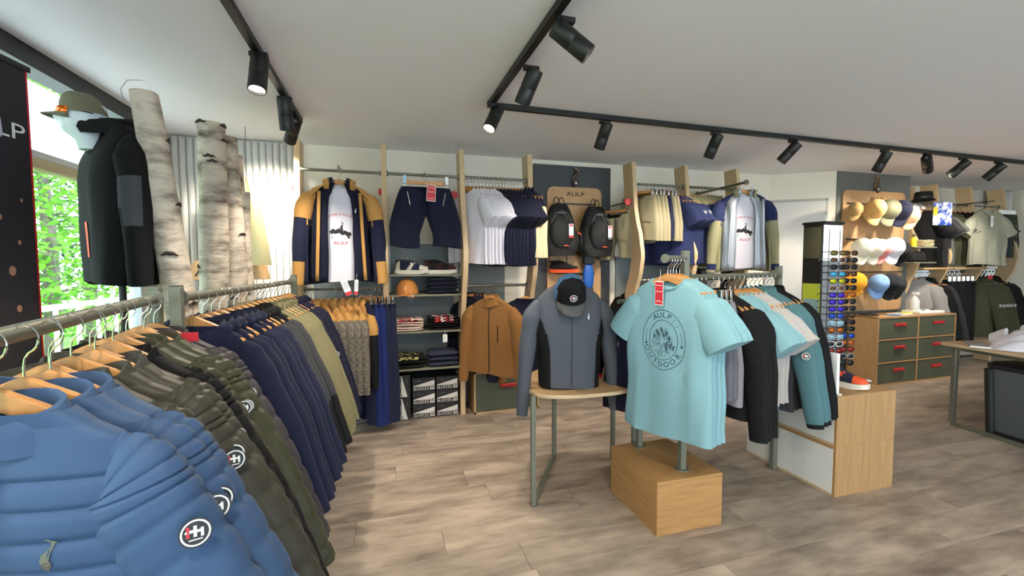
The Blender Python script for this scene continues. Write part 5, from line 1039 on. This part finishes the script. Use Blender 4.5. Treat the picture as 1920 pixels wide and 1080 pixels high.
# ------------------------------------------------------------------ far right bays
C_moss = cloth('moss_cloth', (62, 64, 46)); C_charc = cloth('charcoal_cloth', (44, 44, 46)); C_silv = cloth('silver_grey_fleece', (150, 146, 142)); C_smoke = cloth('smoke_cotton', (88, 90, 88))
tee('charct', C_charc, L=.74, seed=61); tee('smoket', C_smoke, L=.74, seed=62); tee('blackt', C_blk, L=.74, seed=63); tee('mosst', C_moss, L=.74, seed=64)
RF = math.radians(-58)
row((6.66, 4.1, 0), (6.99, 4.1, 0), 2.21, [('blackt', 3, 'black t-shirt'), ('charct', 4, 'charcoal t-shirt'), ('smoket', 2, 'smoke grey t-shirt')], RF, 'counted from the cap panel on the first far rail', 'tees on the first far rail')
row((7.05, 4.1, 0), (7.66, 4.1, 0), 2.21, [('mosst', 2, 'moss green t-shirt'), ('blackt', 4, 'black t-shirt')], RF, 'behind the grey polo shirt', 'tees behind the grey polo shirt')
J('polo', name='polo_shirt', cat='polo shirt', mats=[C_polo], L=.74, hw=.27, cw=.26, sw=.215, dep=.045, neck=.085, sleeve='short', sl=.20, spread=.06, collar='polo', seed=65, fold=.014)
hang(TJ['polo'], (7.50, 3.78, 2.21), math.radians(-12), 'grey polo shirt facing the room in the far bays', 'shirt facing the room in the far bays', hsc=None)
rail((7.50, 3.72, 2.21), (7.50, 4.09, 2.21), 'short front arm holding the grey polo shirt', r=.009, m=M_steel, brackets=False)
card_tag(7.47, 3.72, 2.02, 'white tag with dark top on the chest of the grey polo shirt', w=.05, h=.14, red=False)
TJ['blackp'] = trousers('black_trousers', [C_blk, C_blk], L=.95, w=.185, flare=.20, dep=.04, cat='trousers', crotch=.3, seed=15, pocket=False)
TJ['camo'] = trousers('patterned_shorts', [C_pattern, C_pattern], L=.60, w=.185, flare=.22, dep=.04, cat='shorts', seed=16, pocket=False); TJ['jean'] = trousers('dark_shorts', [cloth('dark_denim', (44, 52, 62))] * 2, L=.60, w=.185, flare=.22, dep=.04, cat='shorts', seed=17, pocket=False)
row((7.74, 4.1, 0), (8.0, 4.1, 0), 2.21, [('blackt', 4, 'black t-shirt')], RF, 'right of the grey polo shirt', 'black tees right of the grey polo shirt')
for i, x in enumerate((8.04, 8.10, 8.16)): clip(TJ['jean'], (x, 4.1, 2.21), RF, '%s dark denim shorts past the grey polo shirt' % ORD[i], 'dark shorts in the last bay')
for i, x in enumerate((8.22, 8.28, 8.34)): clip(TJ['camo'], (x, 4.1, 2.21), RF, '%s olive patterned shorts nearest the far curtain' % ORD[i], 'patterned shorts in the last bay')
J('silvj', name='fleece_jacket', cat='jacket', mats=[C_silv], L=.66, hw=.24, cw=.23, sw=.195, dep=.045, spread=.10, sl=.58, collar='stand', seed=66)
J('greyhood', name='hooded_jacket', cat='jacket', mats=[C_charc, C_silv, C_charc], L=.80, hw=.26, cw=.24, sw=.2, dep=.045, spread=.14, sl=.64, collar='hood', szone=lambda x, y, z: 1 if y > 0 else 0, seed=67)
J('mossj', name='hooded_jacket', cat='jacket', mats=[C_moss], L=.82, hw=.26, cw=.24, sw=.2, dep=.045, spread=.12, sl=.64, collar='hood', seed=68, badged=1)
row((6.68, 4.1, 0), (6.99, 4.1, 0), 1.30, [('silvj', 4, 'pale grey fleece jacket'), ('blackj2', 4, 'black jacket'), ('greyhood', 3, 'grey and charcoal hooded jacket')], math.radians(-50), 'on the low rail behind the dresser', 'jackets on the low rail behind the dresser')
for i in range(6): clip(TJ['blackp'], (7.10 + .09 * i, 4.1, 1.30), RF, '%s black trousers on the low rail under the grey polo shirt' % ORD[i], 'black trousers in the far bays', cat='trousers')
row((7.74, 4.1, 0), (8.34, 4.1, 0), 1.30, [('mossj', 5, 'moss green hooded jacket'), ('blackj2', 3, 'black jacket')], math.radians(-46), 'on the last low rail', 'jackets on the last low rail')
for x0, x1, l in ((7.045, 7.675, 'short wooden ledge below the grey polo shirt'), (6.475, 6.995, 'short wooden ledge below the charcoal tees')): tag(MB().bx(x0, x1, 3.84, 4.25, 1.335, 1.36).build('ledge', M_woodx, bevel=.003), l, 'ledge')
flat_thing('red_price_card', 'small red card at the moss green jackets', 'tag', 7.78, 3.86, 1.20, .05, .03, M_redtag, .2, h=.05)
# round cardboard box at the top of the first far bay
t = thing('cardboard_box', 'beige cardboard box high beside the cap panel', 'box', (6.62, 4.25, 2.24)); MB().bx(-.13, .13, -.1, .1, 0, .18).build('base', mat('cardboard', (176, 146, 110), .8), t, bevel=.002); MB().bx(-.135, .135, -.105, .105, .15, .19).build('lid', mat('cardboard', (176, 146, 110)), t, bevel=.002)

# ------------------------------------------------------------------ right hand table with white shirts and bins
def right_table():
    t = thing('sales_table', 'plywood sales table with sage frame, white shirts spread on it', 'table', (5.25, 1.75, 0), math.radians(-8)); 
    MB().prism(rrect(-.70, .70, -.80, .80, .04), .70, .725, axis='z').build('top', M_edge, t, bevel=.002); MB().prism(rrect(-.695, .695, -.795, .795, .04), .725, .7265, axis='z').build('veneer', M_woodx, t)
    for x in (-.62, .62):
        for y in (-.72, .72): MB().bx(x - .018, x + .018, y - .018, y + .018, .03, .70).build('leg', M_metal, t, bevel=.003)
        MB().bx(x - .018, x + .018, -.72, .72, 0, .03).build('floor_bar', M_metal, t, bevel=.003); MB().bx(x - .018, x + .018, -.70, .70, .665, .70).build('apron', M_metal, t, bevel=.003)
    return t
right_table()
def heap(label, x, y, z, rz, w, d, h, m, seed, name='white_shirt', cat='shirt'):
    t = thing(name, label, cat, (x, y, z), rz, 'white shirts spread on the sales table'); R = random.Random(seed); nx, ny = 30, 22; V = []; F_ = []
    A = [(R.uniform(5, 16), R.uniform(-8, 8), R.uniform(0, 6), R.uniform(.003, .008)) for _ in range(6)]
    for i in range(nx):
        for j in range(ny):
            u, v = i / (nx - 1) * 2 - 1, j / (ny - 1) * 2 - 1; e = max(0, 1 - (abs(u) ** 3 + abs(v) ** 3) ** .5); r = 1 + .08 * math.sin(4 * math.atan2(v, u) + seed)
            zz = h * e ** .6 + sum(a * math.sin(f * u + g * v + p) for f, g, p, a in A) * min(1, e * 5) + .002; V.append((u * w / 2 * r, v * d / 2 * r, max(.001, zz)))
    for i in range(nx - 1):
        for j in range(ny - 1): F_.append((i * ny + j, (i + 1) * ny + j, (i + 1) * ny + j + 1, i * ny + j + 1))
    q = MB(); q.add(V, F_); q.build('shirt_body', m, t, solid=.003)
    for s in (-1, 1): q = MB(); q.tube([(w * .25, s * d * .35, h * .8), (w * .38, s * d * .48, h * .4), (w * .42, s * d * .58, .012)], [.06, .065, .06], 12, flat=.25); q.build('shirt_sleeve', m, t)
C_wh2 = cloth('white_shirt_cotton', (226, 222, 230))
heap('white shirt spread at the near left corner of the sales table', 4.98, 2.20, .727, .3, .60, .46, .10, C_wh2, 3); heap('white shirt lying across the middle of the sales table', 5.35, 1.98, .727, .9, .65, .50, .12, C_wh2, 5); heap('white shirt heaped over the others on the sales table', 5.20, 2.20, .80, .1, .55, .40, .08, C_wh2, 8)
heap('white shirt on the sales table nearest the viewer', 5.05, 1.60, .727, -.3, .5, .4, .05, C_wh2, 11)
M_strip = mat('striped_print', (40, 40, 44), .6)
t = thing('striped_scarf', 'black and white cloth at the corner of the sales table', 'scarf', (4.72, 2.40, .727), .6)
for k in range(6): MB().box((-.12 + .05 * k, 0, .008), (.048, .12, .014 + .003 * (k % 2)), rot=Matrix.Rotation(.1 * (k % 3), 3, 'Z')).build('stripe', M_strip if k % 2 else M_wh, t, bevel=.004)
t = thing('wooden_sign_block', 'small brown wooden block on the sales table behind the shirts', 'block', (5.62, 2.36, .727), .2); MB().bx(-.10, .10, -.05, .05, 0, .07).build('block', M_block, t, bevel=.004); MB().bx(-.08, .08, -.0515, -.05, .015, .055).build('plaque', M_board, t)
def bin_(x, y, label, rz=math.radians(-8)):
    t = thing('storage_bin', label, 'bin', (x, y, 0), rz, 'tall storage bins under the sales table'); M_gb = mat('bin_grey', (84, 88, 92), .45)
    rs = []
    for z, w, d in ((0, .13, .15), (.01, .135, .155), (.56, .155, .175)): rs.append([(p[0], p[1], z) for p in rrect(-w, w, -d, d, .05)])
    MB().loft(rs).build('bin_body', M_gb, t); 
    for s in (-1, 1):
        for yy in (-1, 1): MB().tube([(s * .125, yy * .145, .01), (s * .145, yy * .165, .55)], .034, 10).build('corner_post', M_blackp, t)
    MB().prism(rrect(-.17, .17, -.19, .19, .05), .56, .60, axis='z').build('rim', M_blackp, t, bevel=.006); MB().prism(rrect(-.15, .15, -.17, .17, .05), .60, .612, axis='z').build('lid', M_blackp, t, bevel=.004); MB().prism(rrect(-.145, .145, -.165, .165, .05), 0, .05, axis='z').build('foot', M_blackp, t, bevel=.004)
bin_(4.86, 2.14, 'black and grey storage bin nearest the leg of the sales table'); bin_(4.98, 1.76, 'black and grey storage bin second under the sales table'); bin_(5.25, 2.10, 'black and grey storage bin behind the first one under the table')

# ------------------------------------------------------------------ window side: banner, birches, bust with cap, sign
def banner():
    nt = None; m = mat('banner_print', (38, 35, 42), .7, rgb2=(70, 58, 58), nscale=2.2, contrast=(.55, .8))
    t = thing('roll_up_banner', 'dark roll-up banner with red edge by the window', 'banner', (-1.545, 1.985, 0), math.radians(84)); y = 0
    MB().bx(-.45, .46, -.004, .004, .12, 2.27).build('banner_sheet', m, t); MB().bx(.455, .462, -.006, .006, .12, 2.27).build('red_edge', M_red, t); MB().bx(-.47, .475, -.012, .012, 2.26, 2.285).build('top_bar', M_black, t, bevel=.003)
    MB().bx(-.47, .475, -.09, .09, 0, .12).build('base_cassette', M_black, t, bevel=.01); MB().cyl((0, .03, .1), (0, .03, 2.27), .009, 8).build('support_pole', M_steel, t)
    g = text_mb('AULP', .095); g.v = [(v[0] * 1.5 + .27, -.0052, v[2] + 1.985) for v in g.v]; g.build('lettering', M_wh, t)
    g = goat(.30, 0); g.v = [(v[0] + .27, -.0052, v[2] + 2.02) for v in g.v]; g.v = [(x, yy, min(z, 2.25)) for x, yy, z in g.v]; g.build('chamois_emblem', mat('emblem_lilac', (206, 196, 222), .6), t)
    q = MB(); q.add([(.25, -.0058, 2.05), (.33, -.0058, 2.05), (.33, -.0058, 2.08), (.25, -.0058, 2.08)], [(0, 1, 2, 3)]); q.add([(.25, -.0058, 2.10), (.33, -.0058, 2.10), (.33, -.0058, 2.13), (.25, -.0058, 2.13)], [(0, 1, 2, 3)]); q.build('pink_bars', mat('print_magenta', (176, 60, 130), .6), t)
    R = random.Random(4); M_spark = mat('print_spark', (176, 128, 104), .7)
    q = MB()
    for x, z, r in ((.34, 1.40, .016), (.30, 1.62, .010), (.38, 1.52, .008), (.22, 1.30, .02), (.36, 1.24, .012), (.28, 1.14, .022), (.12, 1.45, .014), (.40, 1.70, .007)):
        q.add([(x + r * math.cos(a), -.0052, z + r * 1.3 * math.sin(a)) for a in [2 * PI * j / 14 for j in range(14)]], [tuple(range(14))])
    q.build('printed_sparks', M_spark, t)
banner()
def birch(label, p0, p1, r0, r1, seed, scars):
    t = thing('birch_trunk', label, 'tree trunk', p0, 0, 'birch trunks standing in the window'); a = Vector((0, 0, 0)); b = Vector(p1) - Vector(p0); R = random.Random(seed); rs = []; n = 26; N_ = 44; bumps = [(R.random(), R.random() * 2 * PI, R.uniform(.05, .13)) for _ in range(scars)]
    for i in range(N_):
        v = i / (N_ - 1); c = a.lerp(b, v) + Vector((.012 * math.sin(v * 7 + seed), .01 * math.sin(v * 5), 0)); r = r0 + (r1 - r0) * v; ring = []
        for j in range(n):
            th = 2 * PI * j / n; k = 1 + .03 * math.sin(3 * th + v * 9 + seed) + .02 * math.sin(7 * th - v * 20)
            for bv, ba, bs in bumps: k += bs * math.exp(-((v - bv) / .012) ** 2 - ((math.atan2(math.sin(th - ba), math.cos(th - ba))) / .5) ** 2)
            ring.append((c.x + r * k * math.cos(th), c.y + r * k * math.sin(th), c.z))
        rs.append(ring)
    MB().loft(rs).build('bark', M_bark, t)
    MB().loft([[(b.x + (x - b.x) * .9, b.y + (y - b.y) * .9, z + .001) for x, y, z in rs[-1]], [(b.x + (x - b.x) * .9, b.y + (y - b.y) * .9, z + .004) for x, y, z in rs[-1]]]).build('cut_end', M_cut, t)
    for k, (bv, ba, bs) in enumerate(bumps):
        c = a.lerp(b, bv) + Vector((.012 * math.sin(bv * 7 + seed), .01 * math.sin(bv * 5), 0)); r = (r0 + (r1 - r0) * bv) * (1.02 + bs); w = R.uniform(.25, .55); hh = R.uniform(.005, .014); q = MB(); V = []; m_ = 9
        for i in range(m_):
            th = ba - w + 2 * w * i / (m_ - 1); e = 1 - abs(2 * i / (m_ - 1) - 1) ** 2; rr = r * (1 - .02 * (1 - e)); zz = c.z - .008 * abs(2 * i / (m_ - 1) - 1) + .003 * math.sin(i * 2.1 + k)
            V += [(c.x + rr * math.cos(th), c.y + rr * math.sin(th), zz + hh * e), (c.x + rr * math.cos(th), c.y + rr * math.sin(th), zz - hh * e * .6)]
        q.add(V, [(2 * i, 2 * i + 1, 2 * i + 3, 2 * i + 2) for i in range(m_ - 1)]); q.build('bark_scar', M_barkd, t, solid=.006)
    return t
birch('leaning birch trunk behind the black jacket by the window', (-.86, 2.62, 0), (-1.15, 2.62, 2.27), .085, .058, 1, 12)
birch('thick upright birch trunk, left one of the pair before the curtain', (-1.115, 3.30, 0), (-1.085, 3.30, 2.33), .085, .078, 2, 16)
birch('birch trunk right beside the thick one, slightly shorter', (-1.01, 3.45, 0), (-1.03, 3.45, 2.29), .075, .058, 3, 14)
birch('thin birch trunk rearmost of the group before the curtain', (-1.04, 3.72, 0), (-1.05, 3.72, 2.23), .050, .040, 4, 9)
birch('short slender birch trunk lowest of the group', (-.985, 3.64, 0), (-.985, 3.64, 1.95), .036, .032, 5, 6)
def sign():
    t = thing('wooden_sign', 'wooden letter sign half hidden behind the birch trunks', 'sign', (-1.30, 4.16, 1.37), 0)
    P = [(-.33, -.07), (-.22, .09), (.24, .09), (.31, .06), (.33, -.07)]; MB().prism(P, -.012, .012).build('plate', M_board, t, bevel=.004); g = text_mb('ALPES', .13); g.v = [(v[0] * 1.3, -.0135, v[2]) for v in g.v]; g.build('lettering', M_blackp, t)
    for s in (-1, 1): MB().cyl((s * .15, .012, 0), (s * .15, .19, 0), .006, 8).build('bracket', M_black, t)
sign()
t = thing('olive_poncho', 'pale olive cloth draped behind the thin birch trunk', 'cloth', (-1.07, 3.98, 2.04)); q = MB(); q.loft([[(w * math.cos(a), .05 * math.sin(a) * (1 + .2 * math.sin(5 * a)), z) for a in [2 * PI * j / 24 for j in range(24)]] for w, z in ((.02, .08), (.06, 0), (.12, -.3), (.16, -.62), (.155, -.60))]); q.build('drape', C_sand, t); MB().cyl((0, 0, .08), (0, 0, .48), .002, 8).build('loop', M_black, t)

def window_bust():
    root = garment(name='shell_jacket', cat='jacket', mats=[C_blk, cloth('shell_grey', (68, 70, 74)), C_blk, C_blk], L=.82, hw=.24, cw=.23, sw=.20, dep=.13, neck=.085, spread=.05, sl=.66, sr=.07, collar='hood', fold=.006, nz=-.02, n=44, seed=71,
                   zone=lambda x, y, z: 1 if (x > .10 and -.02 < y < .06 and z < -.1) else 0, szone=lambda x, y, z: 1 if z < -.28 and z > -.5 and y < 0 else 0)
    root.location = (-1.34, 2.76, 2.15); root.rotation_euler = (0, 0, math.radians(-48)); tag(root, 'black and grey shell jacket on a bust by the window, orange zip', 'jacket')
    q = MB().box((-.115, -.135, -.60), (.022, .004, .17), rot=Matrix.Rotation(.15, 3, 'Y')); bd = next(k for k in bpy.data.objects if k.parent == root and k.name.startswith('body')); st = line_mb([(.0 + .004 * i, -.52 - .02 * i) for i in range(9)], .026)
    root2 = root; b = MB(); o = stick(st, bd, .004); o.build('orange_zip_tape', M_orange, root)
    # bust head: glassy white face with cap and orange goggles
    h = thing('mannequin', 'translucent white mannequin face under the olive cap', 'mannequin', (-1.43, 2.70, 2.085), math.radians(-72)); h.scale = (.9,) * 3; m = mat('cloudy_head', (206, 216, 220), .3); rs = []
    prof = [(-.10, .050, .052, .02), (-.05, .050, .055, .012), (-.02, .055, .070, -.006), (.0, .060, .082, -.012), (.02, .066, .088, -.010), (.035, .068, .092, -.012), (.05, .071, .094, -.006), (.065, .073, .097, -.014), (.08, .074, .098, -.006), (.11, .076, .098, 0), (.14, .072, .092, .002), (.165, .054, .070, .004), (.18, .02, .03, .004)]
    for z, w, d, y in prof: rs.append([(w * math.cos(a), y + d * math.sin(a) - (.022 * math.exp(-((z - .055) / .018) ** 2) * math.exp(-((a - 1.5 * PI) / .22) ** 2)) - (.006 * math.exp(-((z - .012) / .012) ** 2) * math.exp(-((a - 1.5 * PI) / .4) ** 2)), z) for a in [2 * PI * j / 36 for j in range(36)]])
    MB().loft(rs).build('head', m, h)
    for s in (-1, 1): MB().lathe([(.001, -.004), (.016, 0), (.02, .006), (.012, .01), (.001, .008)], 12).xf(Matrix.Translation((s * .074, .01, .06)) @ Matrix.Rotation(s * PI / 2, 4, 'Y')).build('ear', m, h)
    gz = thing('goggles', 'orange mirrored sport glasses on the mannequin face', 'glasses', (-1.43, 2.70, 2.085), math.radians(-72)); gz.scale = (.9,) * 3; mo = mat('lens_orange', (240, 110, 20), .12, metal=.5)
    q = MB(); V = []
    for i in range(15):
        a = math.radians(205 + 130 * i / 14); V += [(.080 * math.cos(a), .108 * math.sin(a) - .006, .110), (.080 * math.cos(a), .108 * math.sin(a) - .010, .068 + .012 * math.exp(-((i - 7) / 1.2) ** 2))]
    q.add(V, [(2 * i, 2 * i + 1, 2 * i + 3, 2 * i + 2) for i in range(14)]); q.build('lens', mo, gz, solid=.003)
    for s in (-1, 1): q = MB(); q.tube([(s * .073, -.05, .095), (s * .079, .0, .092), (s * .078, .05, .085)], .003, 6); q.build('temple', M_blackp, gz)
    m2 = cloth('cap_olive_khaki', (108, 104, 84)); cap('baseball_cap', 'olive khaki cap on the mannequin face by the window', [m2] * 3, (-1.43, 2.70, 2.165), (math.radians(4), 0, math.radians(-72)), sc=.9)
    t = thing('bust_stand', 'black pole stand carrying the black jacket by the window', 'stand', (-1.34, 2.76, 0)); MB().cyl((0, 0, .02), (0, 0, 2.0), .016, 12).build('pole', M_black, t); MB().cyl((0, 0, 0), (0, 0, .02), .15, 28).build('base', M_black, t, bevel=.003)
window_bust()
t = thing('wire_hook', 'wire hanger hook over the top of the leaning birch trunk', 'hook', (-1.16, 2.58, 2.27)); MB().tube([(-.05, 0, -.06), (-.06, 0, 0), (-.03, 0, .045), (.03, 0, .05), (.06, 0, .01)], .0022, 6).build('wire', M_chrome, t)

# drop the templates that never got a place
for k, o in list(TJ.items()) + [('h', HANG), ('c', CH)]:
    if o.name not in KIDS and o.location.length == 0:
        for c in [c for c in bpy.data.objects if c.parent == o]: bpy.data.objects.remove(c)
        bpy.data.objects.remove(o)
